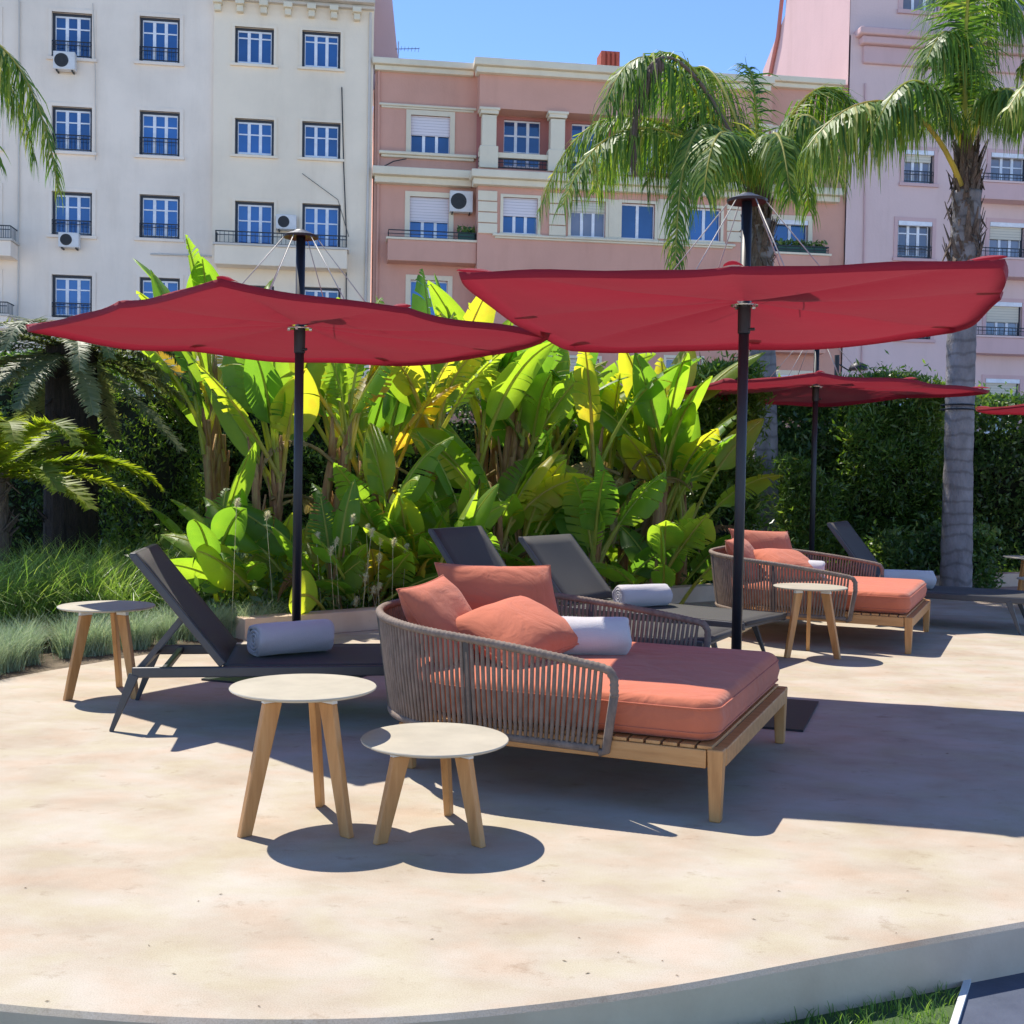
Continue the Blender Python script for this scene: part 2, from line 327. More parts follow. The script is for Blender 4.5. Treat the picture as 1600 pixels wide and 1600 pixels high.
M['palm'] = leaf_mat('palm_leaflet', [(0.0, (0.04, 0.10, 0.03)), (0.45, (0.11, 0.22, 0.035)), (0.75, (0.26, 0.34, 0.06)), (1.0, (0.50, 0.46, 0.12))], (1.5, 1.5, 0.6), 0.45, 0.45, 0.3)
M['palmdead'] = leaf_mat('dry_palm_frond', [(0.0, (0.14, 0.09, 0.07)), (1.0, (0.30, 0.21, 0.17))], (1, 1, 1), 0.2, 0.8)
M['trunk'] = mat('palm_bark', [(0.3, (0.16, 0.145, 0.145)), (0.7, (0.33, 0.30, 0.30))], 0.9, 3, stretch=(2, 2, 1.0), bump=0.8, bscale=25, bdist=0.02)
M['fibre'] = mat('palm_fibre', [(0.3, (0.09, 0.06, 0.045)), (0.7, (0.30, 0.22, 0.17))], 0.95, 4, stretch=(8, 8, 0.8), bump=1.0, bscale=20, bdist=0.03)
M['grass'] = leaf_mat('grass_blade', [(0.0, (0.06, 0.13, 0.03)), (0.5, (0.17, 0.30, 0.06)), (1.0, (0.38, 0.46, 0.16))], (1.5, 1.6, 0.7), 0.45, 0.35)
M['fescue'] = leaf_mat('fescue_blade', [(0.0, (0.20, 0.28, 0.18)), (0.5, (0.36, 0.46, 0.30)), (1.0, (0.58, 0.60, 0.36))], (1.2, 1.3, 1), 0.3, 0.5)
M['plume'] = leaf_mat('seed_plume', [(0.0, (0.70, 0.66, 0.44)), (1.0, (0.88, 0.84, 0.62))], (1, 1, 0.9), 0.45, 0.9)
M['redleaf'] = leaf_mat('red_leaf', [(0.0, (0.45, 0.04, 0.02)), (0.5, (0.60, 0.16, 0.03)), (1.0, (0.70, 0.45, 0.04))], (1.3, 1.2, 0.6), 0.4, 0.4)

# ------------------------------------------------------------------ setting: ground, platform, bed, street
def catmull(P, n=10, closed=True):
    P = [Vector(p) for p in P]; out = []; N = len(P)
    for i in range(N if closed else N-1):
        a, b, c, d = (P[(i-1) % N], P[i], P[(i+1) % N], P[(i+2) % N]) if closed else (P[max(i-1,0)], P[i], P[i+1], P[min(i+2,N-1)])
        for k in range(n):
            t = k/n
            out.append(0.5*((2*b) + (c-a)*t + (2*a-5*b+4*c-d)*t*t + (-a+3*b-3*c+d)*t**3))
    return out
def sheet(name, x0, x1, y0, y1, z, mt, rz=0, loc=(0,0,0)):
    b = MB(); b.add([(x0,y0,z),(x1,y0,z),(x1,y1,z),(x0,y1,z)], [(0,1,2,3)])
    o = b.build(name, mt); o.location = loc; o.rotation_euler.z = rz; tag(o, kind='structure'); return o
sheet('ground', -400, 400, -60, 1500, -0.16, M['soil'])
ST_A = R(8.0); ST_Q = Vector((0, 42, 0)); ST_U = Vector((math.cos(ST_A), math.sin(ST_A), 0)); ST_V = Vector((-math.sin(ST_A), math.cos(ST_A), 0))
sheet('street', -70, 70, -21, 30, -0.13, M['street'], ST_A, tuple(ST_Q))
front = [(-2.1,2.93),(-1.6,2.77),(-1.156,2.665),(-0.7,2.615),(-0.3,2.63),(0.05,2.705),(0.42,2.83),(0.864,3.025),(1.25,3.19),(1.68,3.375),(2.3,3.67),(3.2,4.3),(5.0,5.8),(7.2,8.2),(8.6,11.0),(8.8,14.5)]
back = [(7.5,14.7),(5.6,13.9),(3.4,12.75),(1.9,11.75),(0.4,10.6),(-0.89,9.35),(-1.6,8.75),(-2.2,8.15),(-2.70,7.32),(-2.97,6.76),(-3.35,5.7),(-3.4,4.6),(-2.95,3.6)]
ol = catmull([(x, y, 0) for x, y in front + back], 10)
b = MB(); n = len(ol)
lip = 0.012
cen = Vector((1.5, 7, 0))
def inset(p, d): q = p - (p-cen).normalized()*d; return q
ring0 = [(inset(p, lip).x, inset(p, lip).y, 0) for p in ol]; ring1 = [(p.x, p.y, -lip) for p in ol]; ring2 = [(p.x, p.y, -0.30) for p in ol]
b.add(ring0, [tuple(range(n))]); b.add(ring0 + ring1, [(i, i+n, (i+1) % n + n, (i+1) % n) for i in range(n)])
b.m = 1; b.add(ring1 + ring2, [(i, i+n, (i+1) % n + n, (i+1) % n) for i in range(n)])
tag(b.build('terrace', [M['terrace'], M['kerb']]), kind='structure')
# lower level in front: paving right with shade put into its dark colour, thin pale edging, lawn
sheet('pavement', -30, 30, -40, 1.75, -0.138, M['street'])  # unseen pale sheet behind the camera, added to bounce warm light forward
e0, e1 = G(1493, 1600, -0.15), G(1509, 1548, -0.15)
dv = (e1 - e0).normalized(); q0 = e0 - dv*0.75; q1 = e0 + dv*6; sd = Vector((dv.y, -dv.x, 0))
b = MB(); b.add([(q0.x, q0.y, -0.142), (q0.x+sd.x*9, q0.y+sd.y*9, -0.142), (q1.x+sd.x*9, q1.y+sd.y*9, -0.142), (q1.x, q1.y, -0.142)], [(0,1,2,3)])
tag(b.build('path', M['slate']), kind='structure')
b = MB(); b.beam((q0.x, q0.y, -0.141), (q1.x, q1.y, -0.141), 0.018, 0.02); tag(b.build('path_edging', M['white_line']), kind='structure')
b = MB(); b.add([(q0.x-.01, q0.y, -0.146), (q1.x-.01, q1.y, -0.146), (-6, q1.y, -0.146), (-6, q0.y, -0.146)], [(0,1,2,3)])
tag(b.build('lawn', M['turf']), kind='structure')
# raised planting bed behind the terrace
bedp = [Vector((x, y, 0)) for x, y in [(-2.6,6.6),(-2.3,7.3),(-1.9,7.9),(-1.3,8.5),(-0.6,9.1),(0.7,10.2),(2.2,11.3),(3.7,12.2),(5.9,13.3),(9,14.6),(16,16),(16,24),(-14,24),(-14,6.6),(-5,6.4)]]
b = MB(); b.add([(p.x, p.y, -0.005) for p in bedp], [tuple(range(len(bedp)))]); tag(b.build('planting_bed', M['soil']), kind='structure')
# low curb between terrace and bed, cast in lengths
kp = catmull([(x, y, 0) for x, y in [(-1.95,8.55),(-1.2,9.15),(-0.3,9.95),(0.4,10.62),(1.2,11.22),(1.9,11.72),(3.4,12.74),(4.5,13.3),(5.8,13.95),(7.4,14.7)]], 6, closed=False)
b = MB()
h = 0.155
L = []; Rr = []
for i, p in enumerate(kp):
    t = (kp[min(i+1, len(kp)-1)] - kp[max(i-1, 0)]).normalized(); nrm = Vector((-t.y, t.x, 0)); L.append(p - nrm*0.02); Rr.append(p + nrm*0.16)
vs = []
for a, c in zip(L, Rr): vs += [(a.x,a.y,-0.02),(a.x,a.y,h),(c.x,c.y,h),(c.x,c.y,-0.02)]
fs = []
for i in range(len(kp)-1):
    o_ = i*4; fs += [(o_,o_+4,o_+5,o_+1),(o_+1,o_+5,o_+6,o_+2),(o_+2,o_+6,o_+7,o_+3)]
fs += [(0,1,2,3),tuple((len(kp)-1)*4+k for k in (3,2,1,0))]
b.add(vs, fs)
b.t = 0.5
o = b.build('kerb', M['kerb'], bevel=0.008); tag(o, 'low pale concrete kerb edging the planting bed behind the loungers', 'kerb')

# ------------------------------------------------------------------ buildings
def fac(px, py, off=0.0):
    d = ray(px, py); q = ST_Q - ST_V*off
    nrm = ST_V; t = (q - CAM).dot(nrm) / d.dot(nrm); p = CAM + d*t
    return (p - ST_Q).dot(ST_U), p.z
def frect(x0, y0, x1, y1, off=0.0):
    mx, my = (x0+x1)/2, (y0+y1)/2
    return fac(x0, my, off)[0], fac(x1, my, off)[0], fac(mx, y1, off)[1], fac(mx, y0, off)[1]
def wall(mb, s0, s1, z0, z1, y, holes, depth=0.22, back=True):
    """front face at local y (toward viewer is -y) with openings and their reveals"""
    xs = sorted(set([s0, s1] + [v for h_ in holes for v in h_[:2] if s0 < v < s1])); zs = sorted(set([z0, z1] + [v for h_ in holes for v in h_[2:4] if z0 < v < z1]))
    for i in range(len(xs)-1):
        j = 0
        while j < len(zs)-1:
            cx, cz = (xs[i]+xs[i+1])/2, (zs[j]+zs[j+1])/2
            if any(a < cx < b_ and c < cz < d for a, b_, c, d in holes): j += 1; continue
            k = j
            while k+1 < len(zs)-1 and not any(a < cx < b_ and c < (zs[k+1]+zs[k+2])/2 < d for a, b_, c, d in holes): k += 1
            mb.add([(xs[i],y,zs[j]),(xs[i+1],y,zs[j]),(xs[i+1],y,zs[k+1]),(xs[i],y,zs[k+1])], [(0,1,2,3)]); j = k+1
    for a, b_, c, d in holes:
        a, b_, c, d = max(a, s0), min(b_, s1), max(c, z0), min(d, z1); Y = y+depth
        mb.add([(a,y,c),(a,Y,c),(a,Y,d),(a,y,d)], [(0,1,2,3)]); mb.add([(b_,y,c),(b_,y,d),(b_,Y,d),(b_,Y,c)], [(0,1,2,3)])
        mb.add([(a,y,c),(b_,y,c),(b_,Y,c),(a,Y,c)], [(0,1,2,3)]); mb.add([(a,y,d),(a,Y,d),(b_,Y,d),(b_,y,d)], [(0,1,2,3)])
def rail_mb(mb, s0, s1, z0, z1, y, n, ends=0.0):
    t = 0.022
    for z in (z0+0.03, z1): mb.box(s0, s1, y-t/2, y+t/2, z-t, z+t*0.6)
    mb.box(s0, s1, y-t/3, y+t/3, z1-0.14, z1-0.115)
    for k in range(n+1):
        x = s0+(s1-s0)*k/n; mb.box(x-t/3, x+t/3, y-t/4, y+t/4, z0, z1)
    if ends:
        for x in (s0, s1):
            for z in (z0+0.03, z1): mb.box(x-t/2, x+t/2, y, y+ends, z-t, z+t*0.6)
            for k in range(5): yy = y+ends*k/5; mb.box(x-t/3, x+t/3, yy-t/4, yy+t/4, z0, z1)
def window(par, r, y, nleaf=3, transom=0.28, dark=True, surround=None, shut=0.0, shutm='shut', rail=0.0, glass='glass', sill=True, sur_w=0.14, grid=0, box=False, depth=0.22):
    s0, s1, z0, z1 = r; Y = y+depth-0.03
    f = MB()
    if dark:
        f.m = 1; t = 0.085
        f.box(s0, s1, Y-0.07, Y+0.02, z1-t, z1); f.box(s0, s0+t, Y-0.07, Y+0.02, z0, z1-t); f.box(s1-t, s1, Y-0.07, Y+0.02, z0, z1-t); f.box(s0+t, s1-t, Y-0.07, Y+0.02, z0, z0+t*0.7)
        a0, a1, b0, b1 = s0+t, s1-t, z0+t*0.7, z1-t
    else: a0, a1, b0, b1 = s0, s1, z0, z1
    f.m = 0; t = 0.055
    f.box(a0, a1, Y-0.045, Y+0.01, b1-t, b1); f.box(a0, a1, Y-0.045, Y+0.01, b0, b0+t*1.3)
    wl = (a1-a0)/nleaf
    for k in range(nleaf+1):
        x = a0+wl*k; hw = t*0.95 if 0 < k < nleaf else t/2
        xa, xb = max(a0, x-hw), min(a1, x+hw); f.box(xa, xb, Y-0.042, Y+0.01, b0+t*1.3, b1-t)
    if transom:
        z = b1-(b1-b0)*transom; f.box(a0, a1, Y-0.034, Y+0.01, z-0.022, z+0.022)
    for k in range(grid):
        z = b0+(b1-b0)*(k+1)/(grid+1); f.box(a0, a1, Y-0.03, Y+0.01, z-0.012, z+0.012)
    fo = f.build('window', [M['w_paint'], M['d_paint']], par)
    g = MB(); g.box(a0+0.01, a1-0.01, Y-0.012, Y+0.004, b0+0.01, b1-0.01); g.build('pane', M[glass], fo)
    if shut:
        g = MB(); zz = b1-(b1-b0)*shut; g.box(a0-0.005, a1+0.005, Y-0.10, Y-0.05, zz, b1+0.01); g.build('shutter', M[shutm], fo)
    if box:
        g = MB(); g.box(s0+0.02, s1-0.02, y-0.04, y+0.12, z1-0.16, z1-0.005); g.build('shutter_box', M['w_paint'], fo)
    if surround:
        g = MB(); q = sur_w; e = y-0.035
        g.box(s0-q, s0, e, y+0.05, z0, z1); g.box(s1, s1+q, e, y+0.05, z0, z1); g.box(s0-q, s1+q, e, y+0.05, z1, z1+q); g.box(s0-q-0.04, s1+q+0.04, e-0.06, y+0.05, z0-q*0.8, z0)
        g.build('surround', M[surround], fo)
    if rail:
        g = MB(); rail_mb(g, s0+0.01, s1-0.01, z0+0.04, z0+rail, y-0.02, 10); g.build('railing', M['iron'], fo)
    return fo
def ac_unit(px0, py0, px1, py1, off, label):
    s0, s1, z0, z1 = frect(px0, py0, px1, py1, off+0.35); wd = s1-s0
    e = empty('air_conditioner', ST_Q + ST_U*((s0+s1)/2) - ST_V*off + Vector((0,0,z0)), ST_A)
    b = MB(); b.box(-wd/2, wd/2, -0.36, -0.06, 0, z1-z0); b.build('casing', M['acbox'], e, bevel=0.02)
    b = MB(); c = (-wd*0.12, -0.375, (z1-z0)/2); rr = min(wd, z1-z0)*0.36
    ring = [(c[0]+rr*math.cos(a), c[1]+0.01, c[2]+rr*math.sin(a)) for a in [2*math.pi*k/24 for k in range(24)]]
    b.add([(c[0], c[1]+0.008, c[2])]+ring, [(0, (k+1) % 24+1, k+1) for k in range(24)]); b.tube(ring, 0.016, 6, closed=True)
    for q in (0.35, 0.65): b.tube([(c[0]+(p[0]-c[0])*q, c[1], c[2]+(p[2]-c[2])*q) for p in ring], 0.007, 5, closed=True)
    b.build('fan_grille', M['dark'], e)
    b = MB(); b.box(-wd/2+0.08, -wd/2+0.12, -0.33, 0.0, -0.05, 0.0); b.box(wd/2-0.12, wd/2-0.08, -0.33, 0.0, -0.05, 0.0); b.build('bracket', M['dark'], e)
    tag(e, label, 'air conditioner', 'air conditioners on the facades')
def bld_root(name): return empty(name, tuple(ST_Q), ST_A)

# --- cream apartment block (left)
B1 = bld_root('apartment_building')
tag(B1, 'cream rendered apartment block with dark framed blue windows on the left', 'building')
W1 = [((81,20,144,91),.55),((81,167,144,237),.55),((81,300,144,368),.5),((81,430,144,497),.5),((218,27,281,98),.5),((218,174,281,244),.6),((218,305,281,373),.5),((218,434,281,502),.5),
      ((-62,14,-2,84),0),((-62,160,-2,230),0),((-62,290,-2,372),0),((-62,425,-2,492),0),
      ((-62,560,-2,640),0),((81,560,144,630),0),((218,565,281,635),0)]
W2 = [((367,43,428,101),0),((472,49,532,107),0),((367,186,428,243),0),((472,191,532,248),0),((367,315,428,388),0),((472,319,532,392),0),((367,446,428,510),0),((472,449,532,512),0),((367,575,428,650),0),((472,577,532,652),0)]
sL = fac(-420, 300)[0]; sM = fac(333, 250)[0]; sR = fac(582, 200)[0]; zT = fac(400, 1)[1]; zB = -1.0
holes = [frect(*r) for r, q in W1]
b = MB(); wall(b, sL, sM, zB, zT+1.2, 0, holes); b.build('wall', M['p_white'], B1)
holes2 = [frect(*r, 0.12) for r, q in W2]
b = MB(); wall(b, sM, sR, zB, zT, -0.12, holes2)
b.add([(sM,-0.12,zB),(sM,-0.12,zT),(sM,0.0,zT),(sM,0.0,zB)], [(0,1,2,3)]); b.build('wall', M['p_yellow'], B1)
for (r, q), hh in zip(W1, holes): window(B1, hh, 0, surround='p_white', rail=q, transom=0.3, sur_w=0.12)
for (r, q), hh in zip(W2, holes2): window(B1, hh, -0.12, surround='p_yellow', transom=0.22 if r[1] < 120 else 0.38, sur_w=0.1)
# flank wall (salmon) going back, back box
fp = [fac(x, y, -2.0) for x, y in ((560,140),(626,140),(622,93),(613,0),(612,-40),(560,-40))]
b = MB(); k = len(fp); b.add([(q[0], 2.0, q[1]) for q in fp] + [(q[0], 4.0, q[1]) for q in fp], [tuple(range(k-1, -1, -1)), tuple(range(k, 2*k))] + [(i, (i+1) % k, (i+1) % k+k, i+k) for i in range(k)]); b.build('flank_wall', M['p_lavp'], B1)
b = MB(); b.box(sL, sR-0.02, 0.6, 1.9, zB, zT-0.3); b.build('rear_block', M['p_white'], B1)
b = MB(); b.box(fac(335,10)[0], sR+0.03, -0.55, 0.5, zT, zT+0.35); b.box(sM, sR+0.02, -0.3, 0.5, zT-0.12, zT); b.build('cornice', M['p_grey'], B1, bevel=0.03)
b = MB(); b.add([(sM,-0.5,zT+.35),(sR,-0.5,zT+.35),(sR,2.5,zT+1.9),(sM,2.5,zT+1.9)], [(0,1,2,3)]); b.build('roof', M['slate_roof'], B1)
for cx in (340, 375, 412, 450, 487, 522, 558):
    s, z = fac(cx, 14, 0.3); b = MB()
    b.box(s-0.15, s+0.15, -0.46, -0.12, zT-0.30, zT-0.12); b.box(s-0.11, s+0.11, -0.34, -0.12, zT-0.52, zT-0.30); b.build('corbel', M['p_cream'], B1, bevel=0.02)
# balconies
def balcony(par, px0, px1, ytop, yslab, ybot, off, proj, matn, lip=None, rail=True, nb=26):
    s0, s1 = fac(px0, ytop, off+proj)[0], fac(px1, ytop, off+proj)[0]; mx = (px0+px1)/2
    zt = fac(mx, ytop, off+proj)[1]; zs = fac(mx, yslab, off+proj)[1]; zb = fac(mx, ybot, off+proj)[1]
    b = MB(); b.box(s0, s1, -off-proj, -off+0.02, zb, zs); o = b.build('balcony', M[matn], par, bevel=0.02)
    if lip:
        b = MB(); b.box(s0-0.05, s1+0.05, -off-proj-0.05, -off+0.02, zs, zs+0.07); b.build('ledge', M[lip], o)
    if rail:
        b = MB(); rail_mb(b, s0+0.03, s1-0.03, zs+0.06, zt, -off-proj+0.05, nb, proj-0.1); b.build('railing', M['iron'], o)
    return o
balcony(B1, 335, 543, 364, 386, 416, 0.12, 0.8, 'p_yellow', 'p_grey', nb=30)
balcony(B1, -80, 17, 350, 374, 398, 0.0, 0.9, 'p_white', 'p_grey')
balcony(B1, -80, 12, 470, 492, 512, 0.0, 0.9, 'p_white', 'p_grey')
# pipes and cables on facade
def pipe(par, pts, off, r=0.03, mt='dark', name='pipe'):
    b = MB(); q = [fac(x, y, off+0.05) for x, y in pts]; b.tube([(s, -off-0.05, z) for s, z in q], r, 6); return b.build(name, M[mt], par)
pipe(B1, [(579,20),(576,250),(570,520)], 0.12, 0.05, 'p_grey', 'drainpipe')
pipe(B1, [(534,136),(537,260),(541,360),(541,520)], 0.12, 0.02, name='cable'); pipe(B1, [(145,5),(149,120),(149,250)], 0, 0.015, 'p_grey', 'cable')
pipe(B1, [(472,271),(528,312),(545,370)], 0.12, 0.01, name='cable'); pipe(B1, [(30,0),(29,300),(28,500)], 0, 0.03, 'p_grey', 'drainpipe')
pipe(B1, [(235,397),(300,399),(345,401)], 0, 0.03, 'p_grey', 'cable')
ac_unit(83, 80, 117, 108, 0, 'small white air conditioner hung under the top left window of the cream building')
ac_unit(91, 363, 123, 386, 0, 'boxy air conditioner hung under the third floor window behind the palm frond')
ac_unit(431, 335, 463, 358, 0.12, 'air conditioner between the two balcony doors of the cream building')

# --- salmon building (centre)
B2 = bld_root('townhouse')
tag(B2, 'salmon pink building with cream pilasters and cornice in the centre', 'building')
a0 = fac(583, 300)[0]+0.02; a1 = fac(747, 300, 0.0)[0]; PJ = 0.9
c0 = fac(747, 300, PJ)[0]; c1 = fac(1160, 300, PJ)[0]; cU = fac(1206, 180, PJ)[0]; a2 = fac(1322, 300)[0]-0.02
zTop = fac(665, 108)[1]; zTopB = fac(900, 112, PJ)[1]
lw = [((642,181,703,242),0.5,1,0),((640,308,701,378),0.55,1,0),((641,438,699,500),0.0,2,0),((641,560,699,640),0.0,2,0)]
hl = [frect(*r) for r, *q in lw]
b = MB(); wall(b, a0, c0+0.3, zB, zTop, 0, hl); b.build('wall', M['p_pink'], B2)
for (r, sh, k, q), hh in zip(lw, hl): window(B2, hh, 0, nleaf=3 if sh else 2, transom=0, dark=False, surround='p_cream', shut=sh, sur_w=0.17)
# bay: lower wall with openings, loggia, attic
zLg = fac(900, 270, PJ)[1]; zLt = fac(820, 172, PJ)[1]
bw = [((786,309,840,366),0.5,3,'glass'),((892,314,946,371),0.3,3,'glass2'),((971,318,1023,374),0,2,'glass'),((1076,325,1126,377),0,2,'glass'),((1040,560,1095,640),0,3,'glass2'),((880,560,935,640),0.4,3,'glass')]
hb = [frect(*r, PJ) for r, *q in bw]
b = MB(); wall(b, c0, cU, zB, zLg, -PJ, hb); 
b.add([(c0,-PJ,zB),(c0,-PJ,zLg),(c0,0,zLg),(c0,0,zB)], [(0,1,2,3)]); b.add([(cU,-PJ,zB),(cU,0,zB),(cU,0,zLg),(cU,-PJ,zLg)], [(0,1,2,3)])
b.build('wall', M['p_pink'], B2)
for (r, sh, nl, gl), hh in zip(bw, hb): window(B2, hh, -PJ, nleaf=nl, transom=0.3 if gl == 'glass2' else 0, dark=False, shut=sh, shutm='shut' if r[0] < 880 else 'shut2', glass=gl, surround='p_cream', sur_w=0.1)
# attic above loggia
b = MB(); b.box(c0, cU, -PJ, 0.0, zLt, zTopB); b.build('attic', M['p_pink'], B2)
# loggia back wall + windows
lg = [(787,188,844,262),(893,194,950,266),(999,198,1056,270),(1105,202,1162,274)]
hg = [frect(*r, 0.05) for r in lg]
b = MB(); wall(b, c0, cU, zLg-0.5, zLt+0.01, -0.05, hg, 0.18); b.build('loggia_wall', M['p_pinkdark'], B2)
for hh in hg: window(B2, hh, -0.05, nleaf=3, transom=0.32, dark=False, grid=2, depth=0.18)
for px in (750, 857, 963, 1069, 1175):
    s0, s1 = fac(px+1, 220, PJ)[0], fac(px+27, 220, PJ)[0]; b = MB()
    b.box(s0+0.04, s1-0.04, -PJ-0.06, -PJ+0.35, zLg, zLt-0.25); b.box(s0-0.02, s1+0.02, -PJ-0.12, -PJ+0.38, zLt-0.22, zLt-0.02); b.box(s0-0.07, s1+0.07, -PJ-0.16, -PJ+0.4, zLt-0.10, zLt-0.01)
    b.box(s0-0.03, s1+0.03, -PJ-0.09, -PJ+0.37, zLg, zLg+0.75); b.build('pilaster', M['p_cream'], B2, bevel=0.015)
zr = fac(820, 240, PJ)[1]
b = MB(); b.box(c0, cU, -PJ+0.02, -PJ+0.2, zr-0.17, zr); b.build('handrail', M['p_cream'], B2)
b = MB(); rail_mb(b, c0, cU, zLg+0.05, zr-0.2, -PJ+0.1, 70); b.build('railing', M['iron'], B2)
# cornices / ledges
def ledge(px0, px1, y0, y1, off, proj, name, mt='p_cream', at=None):
    mx = at if at else (px0+px1)/2
    s0, s1 = fac(px0, (y0+y1)/2, off+proj)[0], fac(px1, (y0+y1)/2, off+proj)[0]; zt, zb = fac(mx, y0, off+proj)[1], fac(mx, y1, off+proj)[1]
    b = MB(); hm = zb+(zt-zb)*0.45
    b.box(s0, s1, -off-proj, -off+0.3, hm, zt); b.box(s0+0.08, s1-0.08, -off-proj*0.6, -off+0.3, zb, hm); return b.build(name, M[mt], B2, bevel=0.03)
ledge(582, 745, 93, 111, 0, 0.35, 'cornice'); ledge(742, 1212, 95, 116, PJ, 0.4, 'cornice', at=850); ledge(1205, 1322, 120, 136, 0, 0.35, 'cornice')
ledge(582, 742, 262, 285, 0, 0.55, 'ledge'); ledge(737, 1212, 266, 288, PJ, 0.45, 'ledge', at=800); ledge(1200, 1320, 291, 311, 0, 0.5, 'ledge')
ledge(592, 745, 164, 171, 0, 0.10, 'string_course'); ledge(592, 745, 238, 247, 0, 0.2, 'string_course')
ledge(770, 1150, 368, 375, PJ, 0.15, 'window_sill', at=860)
# cream panel with rusticated blocks between the bay windows
for x0, x1 in ((747,777),(858,884),(1136,1158)):
    for k in range(4):
        y0 = 298+17*k+(x0-747)*0.035; s0, s1, z0, z1 = frect(x0, y0, x1, y0+15.5, PJ+0.05); b = MB(); b.box(s0, s1, -PJ-0.07, -PJ+0.02, z0, z1); b.build('quoin', M['p_cream'], B2, bevel=0.015)
for x0, x1 in ((951,967),(1028,1072)):
    s0, s1, z0, z1 = frect(x0, 312, x1, 374, PJ+0.02); b = MB(); b.box(s0, s1, -PJ-0.03, -PJ+0.02, z0, z1); b.build('panel', M['p_cream'], B2)
# right wing
rw = [((1210,205,1262,268),0,2),((1209,344,1262,400),0,2),((1212,586,1262,650),0.4,2)]
hr = [frect(*r) for r, *q in rw]
b = MB(); wall(b, cU-0.2, a2, zB, fac(1260, 128)[1], 0, hr); b.build('wall', M['p_pink'], B2)
for (r, sh, nl), hh in zip(rw, hr): window(B2, hh, 0, nleaf=2, transom=0, dark=False, surround='p_cream', shut=sh, sur_w=0.17, box=True)
balcony(B2, 606, 745, 361, 376, 409, 0, 0.75, 'p_pink', 'p_cream', nb=4)
balcony(B2, 1206, 1297, 384, 398, 430, 0, 0.75, 'p_pink', 'p_cream', nb=4)
balcony(B2, 1206, 1291, 520, 530, 551, 0, 0.75, 'p_pink', 'p_cream', nb=4)
b = MB(); b.box(a0, a2, 0.3, 6.5, zB, zTop-0.6); b.build('rear_block', M['p_pink'], B2)
b = MB(); b.box(a0, a2, 0.2, 7.0, zTop-0.6, zTop-0.45); b.build('roof', M['roof'], B2)
pipe(B2, [(592,110),(591,290),(588,500)], 0, 0.05, 'p_pink', 'drainpipe'); pipe(B2, [(592,264),(615,252),(635,248)], 0.2, 0.02, 'dark', 'washing_line_bracket')
s, z = fac(965, 102, 0); b = MB(); b.box(s-0.35, s+0.35, 1.2, 2.0, zTop-0.6, fac(965, 72, 0)[1]+0.25)
for k in range(4): b.tube([(s-0.26+0.17*k, 1.15, zTop-0.5), (s-0.26+0.17*k, 1.15, fac(965, 72)[1]+0.2)], 0.06, 8)
b.build('chimney', M['brick_red'], B2, bevel=0.02)
# antenna
e = empty('tv_antenna', ST_Q + ST_U*fac(624, 90)[0] + ST_V*1.0 + Vector((0,0,zTop-0.5)), ST_A)
b = MB(); hz = fac(624, 60)[1]-zTop+0.75; b.tube([(0,0,0),(0,0,hz)], 0.022, 6); b.build('mast', M['steel'], e)
b = MB()
for zz, ln in ((hz-0.25, 0.75), (hz-0.7, 1.0)):
    b.tube([(-0.1,0,zz-0.02),(ln,0.0,zz+0.05)], 0.012, 5)
    for k in range(6): b.tube([(ln*k/6+0.1,-0.25,zz),(ln*k/6+0.1,0.25,zz+0.02)], 0.008, 4)
b.build('dipoles', M['dark'], e); tag(e, 'thin television antenna on the roof beside the tall salmon flank', 'antenna')
ac_unit(703, 298, 739, 331, 0, 'white air conditioner above the salmon balcony, right of the shuttered window')
# plant boxes on the salmon balconies
for px0, px1, py, lab in ((1216, 1292, 392, 'dark green plant trough on the right salmon balcony behind the palm trunk'),(716, 742, 371, 'small potted balcony plant at the right end of the left salmon balcony')):
    s0, s1 = fac(px0, py, 0.7)[0], fac(px1, py, 0.7)[0]; z = fac((px0+px1)/2, py, 0.7)[1]
    e = empty('planter', ST_Q + ST_U*((s0+s1)/2) - ST_V*0.55 + Vector((0,0,z-0.12)), ST_A); wd = s1-s0
    b = MB(); b.box(-wd/2, wd/2, -0.12, 0.12, 0, 0.28); b.build('trough', M['green_box'], e, bevel=0.02)
    rg = np.random.default_rng(5); nn = int(140*wd)+40
    P = np.column_stack([rg.uniform(-wd/2, wd/2, nn), rg.uniform(-0.12, 0.12, nn), rg.uniform(0.26, 0.5, nn)])
    d = rg.normal(size=(nn, 3))*0.06; e2 = rg.normal(size=(nn, 3))*0.03
    V = np.stack([P-d, P+e2, P+d, P-e2], 1).reshape(-1, 3); np_mesh('foliage', V, np.arange(len(V)).reshape(-1, 4), M['hedge'], e, tint=np.repeat(rg.uniform(0.2, 0.9, nn), 4))
    tag(e, lab, 'planter')

# --- pale pink building (right)
B3 = bld_root('apartment_building')
tag(B3, 'pale pink apartment block with sunlit blank flank wall at the right edge', 'building')
l0 = fac(1323, 300, 0.1)[0]; l1 = fac(1960, 300, 0.1)[0]; zC = fac(1420, 60, 0.1)[1]; zA = zC+3.5
l_up = fac(1327, 60, 0.1)[0]
wl = [((1402,346,1456,404),0,1,3),((1412,235,1459,287),0.3,1,3),((1547,240,1604,306),0,0,3),((1545,348,1600,418),0.35,0,3),((1540,472,1596,540),0.45,0,3),((1538,592,1592,680),0.6,0,3),((1402,470,1454,530),0,1,3),((1400,600,1452,655),0,1,3),((1700,245,1760,306),0,0,3),((1700,350,1760,418),0,0,3)]
hw = [frect(*r, 0.1) for r, *q in wl]
b = MB(); wall(b, l0, l1, zB, zC, -0.1, hw); b.build('wall', M['p_lav'], B3)
